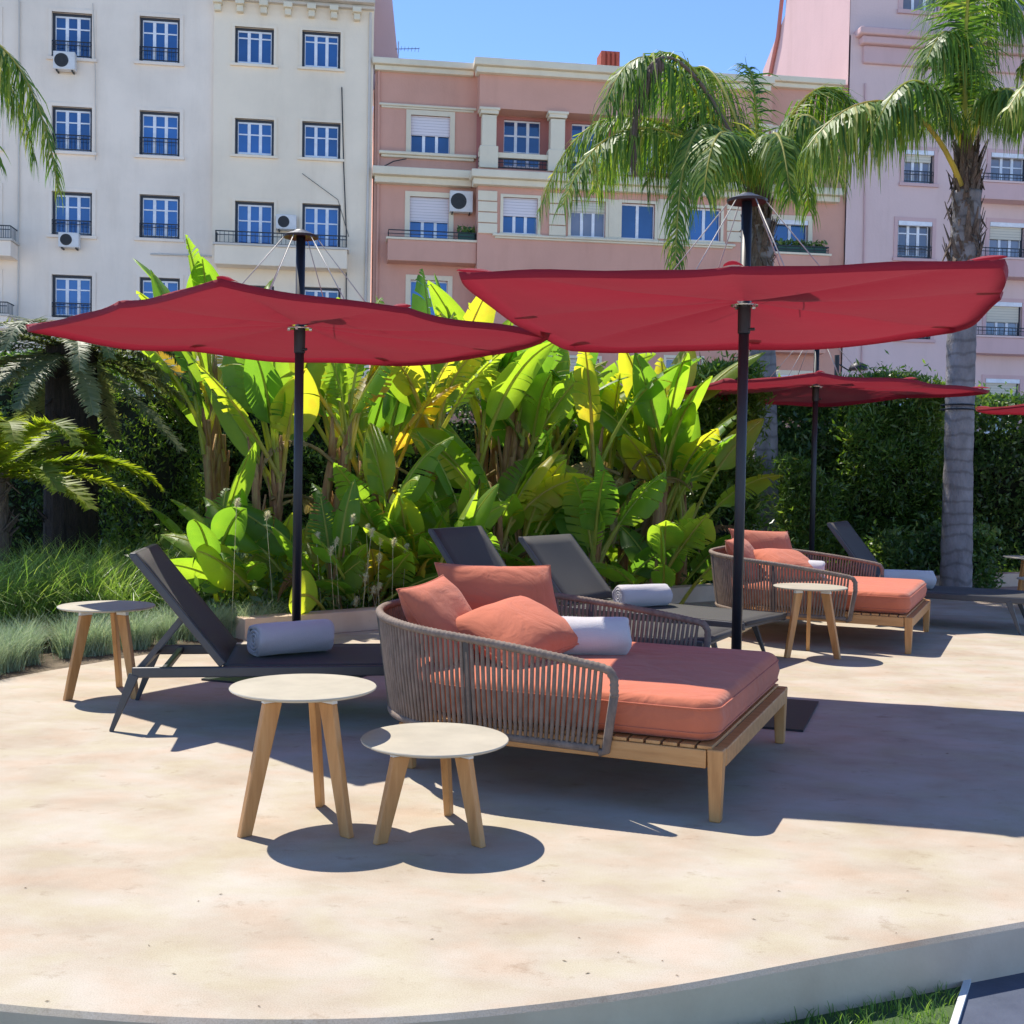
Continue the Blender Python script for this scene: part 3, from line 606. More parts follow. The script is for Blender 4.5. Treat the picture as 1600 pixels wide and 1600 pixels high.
for (r, sh, rl, nl), hh in zip(wl, hw): window(B3, hh, -0.1, nleaf=3, transom=0.28, dark=True, surround='p_lavp', shut=sh, shutm='shut2', rail=0.45 if rl else 0, glass='glass2', sur_w=0.14, box=True)
up = [(1413,-40,1468,16),(1560,-40,1612,16)]; hu = [frect(*r, 0.1) for r in up]
b = MB(); wall(b, l0, l1, zC, zA, 0.0, hu); b.build('attic', M['p_lav'], B3)
for hh in hu: window(B3, hh, 0.0, nleaf=3, transom=0, dark=False, surround='p_lavp', glass='glass2', sur_w=0.18)
b = MB(); cs = fac(1345, 60, 0.6)[0]; b.box(cs, l1, -0.6, 0.05, zC-0.12, zC+0.15); b.box(cs+0.15, l1, -0.45, 0.05, zC-0.4, zC-0.12); b.box(cs+0.3, l1, -0.25, 0.05, zC-1.05, zC-0.4); b.build('cornice', M['p_lavp'], B3, bevel=0.06, seg=3)
s5 = fac(1556, 165, 0.3)[0]; z5 = fac(1580, 160, 0.3)[1]; b = MB(); b.box(s5, l1, -0.3, 0.0, z5-0.15, z5+0.12); b.box(s5+.1, l1, -0.2, 0.0, z5-0.55, z5-0.15); b.build('string_course', M['p_lavp'], B3, bevel=0.03)
for yt, ys, yb_, x0 in ((277,291,317,1531),(392,409,436,1527),(515,531,556,1522)): balcony(B3, x0, 1800, yt, ys, yb_, 0.1, 0.7, 'p_lavp', 'p_lav', nb=42)
zF = fac(1325, 0)[1]+2
b = MB()   # sunlit flank: stepped back profile, thickened into a block
prof = [(0.0, zB), (9.2, zB), (9.2, fac(1325, 60)[1]+1.9), (6.6, fac(1325, 18)[1]+2.4), (6.4, zF+2.5), (0.0, zF+2.5)]
vs = [(l0-0.02, y, z) for y, z in prof] + [(l1, y, z) for y, z in prof]
k = len(prof); b.add(vs, [tuple(range(k-1, -1, -1)), tuple(range(k, 2*k))] + [(i, (i+1) % k, (i+1) % k+k, i+k) for i in range(k) if i not in (5,)])
b.build('flank_block', M['p_lavp'], B3)
b = MB(); b.tube([(l0-0.1, 9.1, fac(1325, 130)[1]), (l0-0.1, 8.2, prof[2][1]-0.8), (l0-0.1, 7.2, prof[3][1]-0.7), (l0-0.1, 6.5, zF+2)], 0.09, 8); b.build('flue_pipe', M['p_pinkdark'], B3)
pipe(B3, [(1352,130),(1351,350),(1346,600)], 0.1, 0.03, 'p_lavp', 'drainpipe')
# street lamp arm near hedge
e = empty('street_lamp', tuple(D(1307, 600, 24) - Vector((0,0,D(1307, 600, 24).z+0.14))))
base = Vector(e.location)
def rel(px, py, Y=24): return D(px, py, Y) - base
b = MB(); b.tube([(0,0,0), rel(1308, 555)], 0.05, 8); b.build('post', M['iron'], e)
b = MB(); b.tube([rel(1309, 568), rel(1318, 574), rel(1328, 580)], 0.015, 6); b.build('arm', M['iron'], e)
b = MB(); c = rel(1341, 577); b.lathe([(0.19, -0.02), (0.185, 0.03), (0.15, 0.09), (0.08, 0.135), (0.01, 0.15)], 20, tuple(c)); b.tube([rel(1328, 580), rel(1334, 574)], 0.02, 6); b.build('lamp_shade', M['iron'], e, smooth=True)
tag(e, 'black street lamp with a domed shade above the hedge', 'street lamp')

# ------------------------------------------------------------------ furniture
def make_table(ht, name='side_table'):
    e = empty(name)
    b = MB(); r = 0.256; b.lathe([(r-0.012, ht-0.012), (r-0.002, ht-0.007), (r, ht-0.003), (r-0.002, ht), (0.01, ht)], 72); b.build('tabletop', M['tabletop'], e)
    for k, a in enumerate((222, 322, 83)):
        a = R(a); u = Vector((math.cos(a), math.sin(a), 0)); s_ = Vector((-u.y, u.x, 0))
        ri = 0.125 if ht > 0.4 else 0.14; ro = 0.225 if ht > 0.4 else 0.215
        b = MB(); t = 0.013
        prof = [u*(ro-0.021), u*(ro+0.025), u*(ri+0.034)+Vector((0,0,ht-0.042)), u*(ri-0.034)+Vector((0,0,ht-0.042))]
        vs = [p - s_*t for p in prof] + [p + s_*t for p in prof]
        b.add(vs, [(0,1,2,3),(7,6,5,4),(0,4,5,1),(1,5,6,2),(2,6,7,3),(3,7,4,0)])
        leg = b.build('leg', M['teak'], e, bevel=0.004)
        b = MB(); prof = [u*(ri+0.036)+Vector((0,0,ht-0.042)), u*(ri-0.036)+Vector((0,0,ht-0.042)), u*(ri-0.036)+Vector((0,0,ht-0.0125)), u*(ri+0.032)+Vector((0,0,ht-0.0125))]
        t = 0.011; vs = [p - s_*t for p in prof] + [p + s_*t for p in prof]
        b.add(vs, [(0,1,2,3),(7,6,5,4),(0,4,5,1),(1,5,6,2),(2,6,7,3),(3,7,4,0)]); b.build('bracket', M['bracket'], leg)
    return e
tb = make_table(0.49); grp = 'round cream side tables on three teak legs'
tb.location = (-0.723, 4.10, 0); tag(tb, 'tall round cream side table nearest the camera, beside the lower one', 'side table', grp)
for x, y, rz, lab in ((-2.209, 6.39, 8, 'tall round side table left of the grey lounger, by the grasses'),(2.12, 8.27, -6, 'tall round side table in front of the farther terracotta daybed'),(5.30, 11.95, 10, 'tall round side table cut by the right edge of the picture')):
    o = copy_tree(tb); o.location = (x, y, 0); o.rotation_euler.z = R(rz); tag(o, lab, 'side table', grp)
ts = make_table(0.33, 'side_table'); ts.location = (-0.253, 4.03, 0); ts.rotation_euler.z = R(-4); tag(ts, 'low round cream side table in front of the near daybed, edge partly shaded', 'side table', grp)
o = copy_tree(ts); o.location = (5.12, 11.2, 0); tag(o, 'low round side table half out of view at the right edge, before the tall one', 'side table', grp)

def rounded_path():
    """daybed shell in plan: near arm -> head end -> far arm, local x (foot=0, head=-1.6), y 0..1.44"""
    pts = []
    x0, xe, y0, y1, r = -0.44, -1.58, -0.03, 1.47, 0.52
    for k in range(9): pts.append((x0+(xe+r-x0)*k/8, y0))
    for k in range(1, 15): a = R(-90-90*k/14); pts.append((xe+r+r*math.cos(a), y0+r+r*math.sin(a)))
    for k in range(1, 6): pts.append((xe, y0+r+(y1-y0-2*r)*k/5))
    for k in range(1, 15): a = R(180-90*k/14); pts.append((xe+r+r*math.cos(a), y1-r+r*math.sin(a)))
    for k in range(1, 9): pts.append((xe+r+(x0-xe-r)*k/8, y1))
    return [Vector((x, y, 0)) for x, y in pts]
def resample(P, n):
    L = [0]
    for i in range(1, len(P)): L.append(L[-1]+(P[i]-P[i-1]).length)
    out = []; j = 0
    for k in range(n):
        d = L[-1]*k/(n-1)
        while j < len(P)-2 and L[j+1] < d: j += 1
        t = (d-L[j])/max(L[j+1]-L[j], 1e-9); out.append(P[j].lerp(P[j+1], min(max(t, 0), 1)))
    return out
def mattress_mb(x0, x1, y0, y1, z0, z1, rc, rl, rh=0.50):
    """soft box: rounded plan corners, rounded edges, slight crown"""
    b = MB(); n = 12
    def plan(ins):
        pts = []
        for cx, cy, a0, q in ((x1-rc, y1-rc, 0, rc), (x0+rh, y1-rh, 90, rh), (x0+rh, y0+rh, 180, rh), (x1-rc, y0+rc, 270, rc)):
            for k in range(n+1): a = R(a0+90*k/n); pts.append((cx+max(q-ins, .01)*math.cos(a), cy+max(q-ins, .01)*math.sin(a)))
        return pts
    rings = []
    S = 7; Hh = z1-z0
    for k in range(S+1): a = R(-90+90*k/S); rings.append((rl-rl*math.cos(a), z0+rl+rl*math.sin(a)))
    rings.append((-0.008, z0+Hh*0.5))
    for k in range(S+1): a = R(90*k/S); rings.append((rl-rl*math.cos(a), z1-rl+rl*math.sin(a)))
    for q in (0.12, 0.22, 0.35, 0.5): rings.append((rl+q, z1+0.006+q*0.02))
    vs = []; m_ = 4*(n+1)
    cx, cy = (x0+x1)/2, (y0+y1)/2
    for ins, z in rings:
        if ins <= rl+1e-6:
            P = plan(ins)
        else:
            f = 1-(ins-rl)/0.62; P = [(cx+(x-cx)*f, cy+(y-cy)*f) for x, y in plan(rl)]
        vs += [(x, y, z) for x, y in P]
    fs = [(i*m_+k, i*m_+(k+1) % m_, (i+1)*m_+(k+1) % m_, (i+1)*m_+k) for i in range(len(rings)-1) for k in range(m_)]
    fs += [tuple(range(m_-1, -1, -1)), tuple((len(rings)-1)*m_+k for k in range(m_))]
    b.add(vs, fs)
    return b, plan
def make_daybed():
    e = empty('daybed')
    zf0, zf1 = 0.195, 0.262
    fr = MB(); t = 0.045
    fr.box(-1.12, -0.062, 0.0, t, zf0, zf1); fr.box(-1.12, -0.062, 1.44-t, 1.44, zf0, zf1); fr.box(-t, 0, 0.062, 1.44-0.062, zf0, zf1); fr.box(-1.46, -1.46+t, 0.33, 1.11, zf0, zf1)
    zm = (zf0+zf1)/2; fr.beam((-1.121, 0.024, zm), (-1.437, 0.332, zm), t, zf1-zf0, side=(0.7, 0.7, 0)); fr.beam((-1.121, 1.416, zm), (-1.437, 1.108, zm), t, zf1-zf0, side=(0.7, -0.7, 0))
    fr.build('frame', M['teak_h'], e, bevel=0.004)
    sl = MB(); nS = 22
    for k in range(nS): x = -1.42+1.35*k/(nS-1); ey = 0.008+max(0, -1.12-x)*1.0; sl.box(x-0.027, x+0.027, ey, 1.44-ey, zf1+0.001, zf1+0.014)
    sl.build('slats', M['teak'], e, bevel=0.002)
    for (x, y) in ((0, 0), (0, 1.44), (-1.36, 0.20), (-1.36, 1.24)):
        b = MB(); sx = -1; sy = 1 if y < 0.7 else -1; w0, w1 = 0.060, 0.042
        lo_ = [(x, y), (x+sx*w1, y), (x+sx*w1, y+sy*w1), (x, y+sy*w1)]; hi = [(x, y), (x+sx*w0, y), (x+sx*w0, y+sy*w0), (x, y+sy*w0)]
        zt = zf1+0.004 if x == 0 else zf0-0.001
        vs = [(p[0]+(-0.006 if x == 0 else .006), p[1]+sy*0.006, 0.0) for p in lo_] + [(p[0], p[1], zt) for p in hi]
        fs = [(0,1,2,3),(7,6,5,4),(0,4,5,1),(1,5,6,2),(2,6,7,3),(3,7,4,0)]
        if sy*sx > 0: pass
        b.add(vs, fs); b.build('leg', M['teak'], e, bevel=0.006, seg=3)
    b, plan = mattress_mb(-1.51, -0.03, 0.03, 1.41, 0.279, 0.435, 0.09, 0.045)
    mt = b.build('mattress', M['terracotta'], e, smooth=True)
    b = MB()
    for z in (0.312, 0.402): b.tube([(x, y, z) for x, y in plan(0.0)], 0.0035, 6, closed=True)
    b.build('piping', M['terracotta'], mt, smooth=True)
    # rope shell
    P = rounded_path(); Q = resample(P, 150); cenp = Vector((-0.8, 0.72, 0))
    def rim(i, n):
        t = abs(2*i/(n-1)-1); p = Q[i] if n == len(Q) else None
        return 0.535+0.125*(1-t**2.2)
    def out(p, d):
        v = Vector((p.x-max(min(p.x, -0.95), -1.09), p.y-max(min(p.y, 0.95), 0.49), 0)); v = v.normalized() if v.length > 1e-6 else Vector((0,1,0)); return p + v*d
    N = len(Q); top = [out(q, 0.02) + Vector((0,0,rim(i, N))) for i, q in enumerate(Q)]; bot = [out(q, -0.035) + Vector((0,0,0.225+0.02*(1-abs(2*i/(N-1)-1)))) for i, q in enumerate(Q)]
    b = MB()
    rp = [top[0]+Vector((0.028,0,-0.10)), top[0]+Vector((0.026,0,-0.035)), top[0]+Vector((0.008,0,-0.006))] + top[1:-1] + [top[-1]+Vector((0.008,0,-0.006)), top[-1]+Vector((0.026,0,-0.035)), top[-1]+Vector((0.028,0,-0.10))]
    rq = resample(rp, 520); b.tube(rq, [0.0155+0.0022*(k % 3 == 0) for k in range(520)], 10); ro = b.build('rim', M['rope'], e, smooth=True)
    b = MB()
    for q in (N*17//100, N*83//100, N*35//100, N*65//100):
        b = MB(); b.beam(top[q]-Vector((0,0,0.01)), bot[q]+Vector((0,0,0.01)), 0.024, 0.012); b.build('shell_post', M['frame'], e)
    for q in (0, N-1):
        b = MB(); b.tube([top[q]+Vector((0.028,0,-0.09)), top[q].lerp(bot[q], .6)+Vector((0.03,0,-0.01)), bot[q]+Vector((0.026,0,-0.005)), bot[q]+Vector((0.0,0,-0.012))], 0.017, 10); b.build('rope_end', M['rope'], e, smooth=True)
    b = MB(); b.tube(bot, 0.016, 8); b.build('lower_rail', M['rope'], e, smooth=True)
    b = MB()
    for i in range(1, N-1):
        a, c = top[i], bot[i]; mid = a.lerp(c, 0.5)+(out(Q[i], 0.004)-Q[i]); tg = (Q[min(i+1, N-1)]-Q[max(i-1, 0)]).normalized()
        nn = tg.cross(Vector((0,0,1))).normalized(); w0, t0 = 0.0135, 0.007
        ring = []
        for p, wq in ((a, w0*0.8), (a.lerp(mid, .5), w0), (mid, w0), (c.lerp(mid, .5), w0), (c, w0*0.8)):
            for ka in range(6): an = 2*math.pi*ka/6; ring.append(p + tg*wq/2*1.25*math.cos(an) + nn*t0*math.sin(an))
        b.add(ring, [(j*6+k, j*6+(k+1) % 6, (j+1)*6+(k+1) % 6, (j+1)*6+k) for j in range(4) for k in range(6)])
    b.build('rope_weave', M['rope'], e, smooth=True)
    return e
db = make_daybed(); db.location = (0.774, 4.182, 0); db.rotation_euler.z = R(-22.3)
tag(db, 'near terracotta daybed with taupe rope back and teak frame, in the foreground', 'daybed', 'rope backed daybeds')
db2 = copy_tree(db); db2.location = (2.89, 8.38, 0); db2.rotation_euler.z = R(-24.5)
tag(db2, 'farther terracotta daybed behind the round side table, by the hedge', 'daybed', 'rope backed daybeds')

def make_lounger(L=1.85, W=0.72, zb=0.85, name='sun_lounger'):
    e = empty(name); zr = 0.275; hx = 0.42
    b = MB()
    for y in (0.0, W): b.beam((0, y, zr), (L, y, zr), 0.028, 0.05)
    for x in (0.02, hx+0.02, L-0.02): b.beam((x, 0.01, zr), (x, W-0.01, zr), 0.03, 0.03)
    b.beam((hx-.28, 0.01, zr), (hx-.28, W-0.01, zr), 0.03, 0.03)
    b.build('frame', M['frame'], e, bevel=0.006)
    for x, dx in ((0.01, -0.10), (L-0.26, 0.10)):
        for y, dy in ((0.0, -0.02), (W, 0.02)):
            b = MB(); b.beam((x, y, zr-0.01), (x+dx, y+dy, 0), 0.034, 0.048, side=(0,1,0), w1=0.02, h1=0.02); b.build('leg', M['frame'], e, bevel=0.003)
    b = MB(); n = 10   # sling seat with slight sag
    vs = []; 
    for i in range(n+1):
        for j in range(9):
            x = hx+(L-hx)*i/n; y = 0.008+(W-0.016)*j/8; sg = -0.018*math.sin(math.pi*j/8)*math.sin(math.pi*min(1, i/n))
            vs.append((x, y, zr+0.028+sg))
    fs = [(i*9+j, (i+1)*9+j, (i+1)*9+j+1, i*9+j+1) for i in range(n) for j in range(8)]
    b.add(vs, fs); b.tube([(L, 0.012, zr+0.02), (L, W-0.012, zr+0.02)], 0.018, 8)
    o = b.build('seat', M['sling'], e, smooth=True)
    md = o.modifiers.new('s', 'SOLIDIFY'); md.thickness = 0.006
    top = Vector((0.0, 0, zb)); bt = Vector((hx, 0, zr+0.03))
    b = MB()
    for y in (0.012, W-0.012): b.beam(bt+Vector((0,y,0)), top+Vector((0,y,0)), 0.026, 0.036)
    b.beam(top+Vector((0,0,0)), top+Vector((0,W,0)), 0.03, 0.026); bf = b.build('backrest_frame', M['frame'], e, bevel=0.005)
    b = MB(); nn = (top-bt).cross(Vector((0,1,0))).normalized()
    if nn.x < 0: nn = -nn
    vs = []
    for i in range(9):
        for j in range(9):
            p = bt.lerp(top, i/8)+Vector((0, 0.02+(W-0.04)*j/8, 0)) + nn*(0.014-0.02*math.sin(math.pi*j/8)*math.sin(math.pi*i/8)); vs.append(p)
    b.add(vs, [(i*9+j, (i+1)*9+j, (i+1)*9+j+1, i*9+j+1) for i in range(8) for j in range(8)])
    o = b.build('backrest', M['sling'], e, smooth=True); md = o.modifiers.new('s', 'SOLIDIFY'); md.thickness = 0.006
    for y in (0.05, W-0.05):
        b = MB(); b.beam((0.02, y, zr+0.0), bt.lerp(top, 0.45)+Vector((0, y, 0)), 0.016, 0.026); b.build('strut', M['frame'], e)
    return e
grp = 'grey sling sun loungers'
lA = make_lounger(1.50, 0.72, 0.83); lA.location = (-1.79, 5.53, 0); lA.rotation_euler.z = R(9); tag(lA, 'grey sling sun lounger left of the near daybed with raised back', 'sun lounger', grp)
lB = make_lounger(1.85, 0.68, 0.87); lB.location = (-0.53, 7.58, 0); lB.rotation_euler.z = R(-27); tag(lB, 'dark sun lounger behind the near daybed whose raised back is fully shaded', 'sun lounger', grp)
lC = make_lounger(1.80, 0.70, 0.77); lC.location = (0.06, 8.66, 0); lC.rotation_euler.z = R(-35); tag(lC, 'sun lounger with a sunlit grey back marked by a narrow shadow and a towel', 'sun lounger', grp)
lD = make_lounger(1.75, 0.72, 0.85); lD.location = (2.80, 10.35, 0); lD.rotation_euler.z = R(-28); tag(lD, 'dark sun lounger in the shade behind the farther daybed, by the hedge', 'sun lounger', grp)

def towel(center, axis, length, r, label, rz=0, flat=1.0):
    e = bpy.data.objects
    ax = Vector(axis).normalized(); b = MB(); n = 36
    side = Vector((0,0,1)).cross(ax).normalized(); up = ax.cross(side)
    if up.z < 0: up = -up; side = -side
    rg = random.Random(int(abs(center[0])*1000)+3)
    ph = [rg.uniform(0, 6.28) for _ in range(6)]
    prof = [(-length/2+0.004, 0.72), (-length/2-0.002, 0.84), (-length/2+0.003, 0.94), (-length/2+0.016, 1.0)] + [(-length/2+length*k/9, 1.0) for k in range(1, 9)] + [(length/2-0.016, 1.0), (length/2-0.003, 0.94), (length/2+0.002, 0.84), (length/2-0.004, 0.72)]
    vs = []
    for i, (x, q) in enumerate(prof):
        for k in range(n):
            a = 2*math.pi*k/n
            rr = r*q*(1+0.02*math.sin(2*a+ph[0]+x*6)+0.016*math.sin(5*a+ph[1]+x*14)+0.012*math.sin(9*a+x*30+ph[2]))
            if 0.2 < a < 0.35: rr *= 1.04
            vs.append(Vector(center) + ax*(x+0.006*math.sin(3*a+ph[3])*(q < 0.98)) + side*rr*math.cos(a)*1.04 + up*rr*math.sin(a)*flat)
    fs = [(i*n+k, i*n+(k+1) % n, (i+1)*n+(k+1) % n, (i+1)*n+k) for i in range(len(prof)-1) for k in range(n)]
    b.add(vs, fs)
    # spiral folds on both ends
    for sgn in (-1, 1):
        pts = []; turns = 3.2; m_ = 70
        for k in range(m_+1):
            t = k/m_; a = turns*2*math.pi*t + ph[4]; rad = r*(0.06+0.74*t)
            pts.append(Vector(center)+ax*sgn*(length/2-0.006)+side*rad*math.cos(a)*1.04+up*rad*math.sin(a)*flat)
        b.tube(pts, r*0.105, 6)
        disc = [Vector(center)+ax*sgn*(length/2-0.012)+side*r*0.8*math.cos(2*math.pi*k/24)+up*r*0.8*flat*math.sin(2*math.pi*k/24) for k in range(24)]
        b.add(disc, [tuple(range(24))])
    o = b.build('towel', M['towel'], smooth=True); tag(o, label, 'towel', 'rolled towels on the loungers and daybeds'); return o
def on(o, x, y, z):  # local -> world for a root at rest
    rz = o.rotation_euler.z; return Vector(o.location) + Vector((x*math.cos(rz)-y*math.sin(rz), x*math.sin(rz)+y*math.cos(rz), z))
def dirz(o, a): a = o.rotation_euler.z + R(a); return (math.cos(a), math.sin(a), 0)
towel(on(lA, 0.73, 0.42, 0.30+0.080), (0.78, 0.62, 0), 0.43, 0.084, 'large rolled towel in shade on the left lounger')
towel(on(db, -0.79, 0.80, 0.445+0.084), (0.96, 0.10, 0), 0.36, 0.092, 'rolled white towel against the cushions of the near daybed', flat=0.95)
towel(on(lC, 0.80, 0.44, 0.30+0.075), (0.90, 0.43, 0), 0.42, 0.08, 'rolled towel on the lounger with the sunlit back')
towel(on(db2, -0.95, 0.62, 0.445+0.075), (0.97, -0.2, 0), 0.42, 0.08, 'rolled towel on the farther daybed behind its rope back')
towel(on(lD, 0.62, 0.36, 0.30+0.075), (0.99, -0.05, 0), 0.46, 0.08, 'rolled towel on the shaded lounger beside the hedge')

def pillow(center, nrm, upv, w_, h_, t_, label, seed=0, spin=0):
    rg = random.Random(seed); b = MB(); n = 28
    nz = Vector(nrm).normalized(); up = Vector(upv); up = (up - nz*up.dot(nz)).normalized(); sx = up.cross(nz)
    if spin: q = Quaternion(nz, R(spin)); up = q @ up; sx = q @ sx
    ph = [rg.uniform(0, 6.28) for _ in range(10)]
    def pt(u, v, s):
        pin = 0.07
        x = u*(1-pin*(1-abs(v)**2)*abs(u)**3) ; y = v*(1-pin*(1-abs(u)**2)*abs(v)**3)
        prof = (max(0, 1-abs(u)**2.6)*max(0, 1-abs(v)**2.6))**0.55
        edge = (1-prof)
        wr = 0.035*math.sin(9*u+ph[0]+3*v)*edge*prof*4*0.5 + 0.03*math.sin(11*v+ph[1]-4*u)*edge*prof*2
        wr += 0.03*math.sin(3.1*u+ph[2]+1.7*v) * prof
        z = s*t_/2*(prof*(1+wr*1.3))
        return Vector(center) + sx*x*w_/2 + up*y*h_/2 + nz*z
    for s in (1, -1):
        vs = []; 
        for i in range(n+1):
            for j in range(n+1):
                u = -1+2*i/n; v = -1+2*j/n; u = math.copysign(abs(u)**0.8, u); v = math.copysign(abs(v)**0.8, v); vs.append(pt(u, v, s))
        fs = [(i*(n+1)+j, (i+1)*(n+1)+j, (i+1)*(n+1)+j+1, i*(n+1)+j+1) for i in range(n) for j in range(n)]
        if s < 0: fs = [f[::-1] for f in fs]
        b.add(vs, fs)
    loop = [pt(-1+2*k/20, -1, 0) for k in range(20)] + [pt(1, -1+2*k/20, 0) for k in range(20)] + [pt(1-2*k/20, 1, 0) for k in range(20)] + [pt(-1, 1-2*k/20, 0) for k in range(20)]
    b.tube(loop, 0.004, 6, closed=True)
    o = b.build('cushion', M['terracotta'], smooth=True); tag(o, label, 'cushion', 'terracotta scatter cushions'); return o
def dd(o, x, y, z):
    rz = o.rotation_euler.z; return Vector((x*math.cos(rz)-y*math.sin(rz), x*math.sin(rz)+y*math.cos(rz), z))
for o, nm, s in ((db, 'near daybed', 1), (db2, 'farther daybed', 11)):
    pillow(on(o, -1.33, 0.44, 0.60), dd(o, 0.78, 0.02, 0.50), (0, 0, 1), 0.50, 0.40, 0.18, 'square cushion leaning at the left back corner of the %s' % nm, s, spin=3)
    pillow(on(o, -1.29, 1.00, 0.62), dd(o, 0.72, -0.48, 0.42), (0, 0, 1), 0.66, 0.42, 0.20, 'big upright cushion against the far side of the %s' % nm, s+1, spin=-3)
    pillow(on(o, -1.03, 0.56, 0.560), dd(o, 0.34, -0.25, 0.90), dd(o, -0.6, 0.3, 0.3), 0.54, 0.42, 0.19, 'flatter cushion lying in front of the others on the %s' % nm, s+2, spin=12 if s == 1 else -15)

# ------------------------------------------------------------------ parasols
def parasol(cx, cy, verts, zc, ztop, label, plate_rz=-20, plate=0.40, r_pole=0.0275):
    e = empty('parasol', (cx, cy, 0))
    b = MB(); b.tube([(0,0,0.012),(0,0,1.2),(0,0,ztop-0.02)], [r_pole, r_pole, r_pole], 20); b.build('pole', M['black'], e, smooth=True)
    b = MB(); b.box(-plate, plate, -plate, plate, 0.001, 0.012); o = b.build('base_plate', M['black'], e); o.rotation_euler.z = R(plate_rz)
    b = MB(); b.lathe([(r_pole+0.006, zc-0.17), (r_pole+0.0075, zc-0.05), (r_pole+0.006, zc-0.027)], 20); b.tube([(0.02,-0.02,zc-0.15),(0.05,-0.035,zc-0.15)], 0.008, 6); b.build('collar', M['black'], e, smooth=False)
    b = MB(); b.lathe([(0.072, zc-0.026), (0.074, zc-0.02), (0.02, zc-0.016)], 24); 
    for k in range(0, len(verts), 2): a = R(verts[k][0]); b.box(0.066*math.cos(a)-0.008, 0.066*math.cos(a)+0.008, 0.066*math.sin(a)-0.008, 0.066*math.sin(a)+0.008, zc-0.036, zc-0.02)
    b.build('hub', M['steel'], e)
    b = MB(); b.lathe([(0.03, ztop-0.03), (0.103, ztop-0.035), (0.107, ztop-0.022), (0.045, ztop+0.004), (0.032, ztop+0.012), (0.005, ztop+0.014)], 28); b.build('cap', M['black'], e)
    # canopy : four corners and a tensioning point on each side
    ns, nr = 16, 16; V6 = [Vector((r_*math.cos(R(a)), r_*math.sin(R(a)), z)) for a, r_, z in verts]
    C0 = Vector((0, 0, zc)); rimp = []; NV = len(V6)
    for k in range(NV):
        A, B_ = V6[k], V6[(k+1) % NV]; A0, B1_ = V6[k-1], V6[(k+2) % NV]
        for j in range(ns):
            t = j/ns; cm = 0.5*((2*A) + (B_-A0)*t + (2*A0-5*A+4*B_-B1_)*t*t + (-A0+3*A-3*B_+B1_)*t**3); p = A.lerp(B_, t).lerp(cm, 0.55); q = 4*t*(1-t); p = Vector((p.x*(1-0.03*q), p.y*(1-0.03*q), p.z-0.018*q)); rimp.append(p)
    nR = len(rimp); vs = []; rr = [0.03]+[0.03+0.97*(i/nr) for i in range(1, nr+1)]
    for i, f in enumerate(rr):
        for j, p in enumerate(rimp):
            t = (j % ns)/ns; q = 4*t*(1-t)
            x, y = p.x*f, p.y*f; z = zc+(p.z-zc)*f**1.25
            z += -0.03*math.sin(math.pi*f)*q + 0.010*math.sin(x*5+y*3.3+cx*3)*f + 0.003*math.sin(x*11-y*7+cx)*f*f
            vs.append((x, y, z))
    for j, p in enumerate(rimp):   # turned hem
        vs.append((p.x*0.992, p.y*0.992, p.z-0.035+0.010*math.sin(p.x*5+p.y*3.3+cx*3)))
    fs = [(i*nR+j, i*nR+(j+1) % nR, (i+1)*nR+(j+1) % nR, (i+1)*nR+j) for i in range(len(rr)) for j in range(nR)]
    b = MB(); b.add(vs, fs); cn = b.build('canopy', M['canopy'], e, smooth=True)
    for k in range(NV):   # stitched pocket at each tensioning point, sitting on top of the cloth
        a, r_, z = verts[k]; u = Vector((math.cos(R(a)), math.sin(R(a)), 0)); sdv = Vector((-u.y, u.x, 0)); b = MB()
        rows = []
        for i in range(6):
            f = i/5; hw = 0.045*(1-0.55*f**2); zz = zc+(z-zc)*(0.93+0.07*f)**1.25 + 0.008
            c_ = u*(r_*(0.90+0.10*f)) + Vector((0, 0, zz)); hgt = 0.012*math.sin(math.pi*min(1, f*0.9+0.1))+0.004
            rows += [c_-sdv*hw, c_-sdv*hw*.5+Vector((0,0,hgt*.8)), c_+Vector((0,0,hgt)), c_+sdv*hw*.5+Vector((0,0,hgt*.8)), c_+sdv*hw]
        b.add(rows, [(i*5+j, i*5+j+1, (i+1)*5+j+1, (i+1)*5+j) for i in range(5) for j in range(4)]); b.build('corner_pocket', M['canopy'], cn, smooth=True)
    for k in range(6):
        a = verts[0][0]+60*k+12; u = Vector((math.cos(R(a)), math.sin(R(a)), 0))
        b = MB(); b.tube([u*0.095+Vector((0,0,ztop-0.028)), u*0.52+Vector((0,0,zc+0.004))], 0.0032, 6); b.build('stay_cable', M['cable'], e, smooth=True)
    tag(e, label, 'parasol', 'crimson canvas parasols'); return e
parasol(-1.30, 7.10, [(4,1.52,2.12),(43,1.56,2.11),(80,1.86,2.09),(130,1.50,2.09),(178,1.68,2.09),(222,1.13,2.13),(265,1.43,2.165),(312,1.09,2.13)], 2.125, 2.68, 'crimson parasol on the left above the grey lounger')
parasol(1.215, 6.25, [(33,1.75,2.18),(76,1.30,2.10),(119,1.75,2.11),(164,1.28,2.13),(208,1.68,2.18),(256,1.12,2.185),(303,1.54,2.19),(341,1.27,2.18)], 2.185, 2.74, 'large crimson parasol at centre right above the near daybed')
B8 = [(30,1.3,2.18),(75,1.6,2.12),(118,1.2,2.14),(160,1.6,2.16),(205,1.15,2.2),(257,1.45,2.21),(305,1.2,2.2),(352,1.7,2.18)]
parasol(3.08, 12.0, B8, 2.215, 2.75, 'crimson parasol farther back over the second daybed')
parasol(7.22, 14.0, B8, 2.19, 2.73, 'crimson parasol tip cut off by the right edge of the picture')

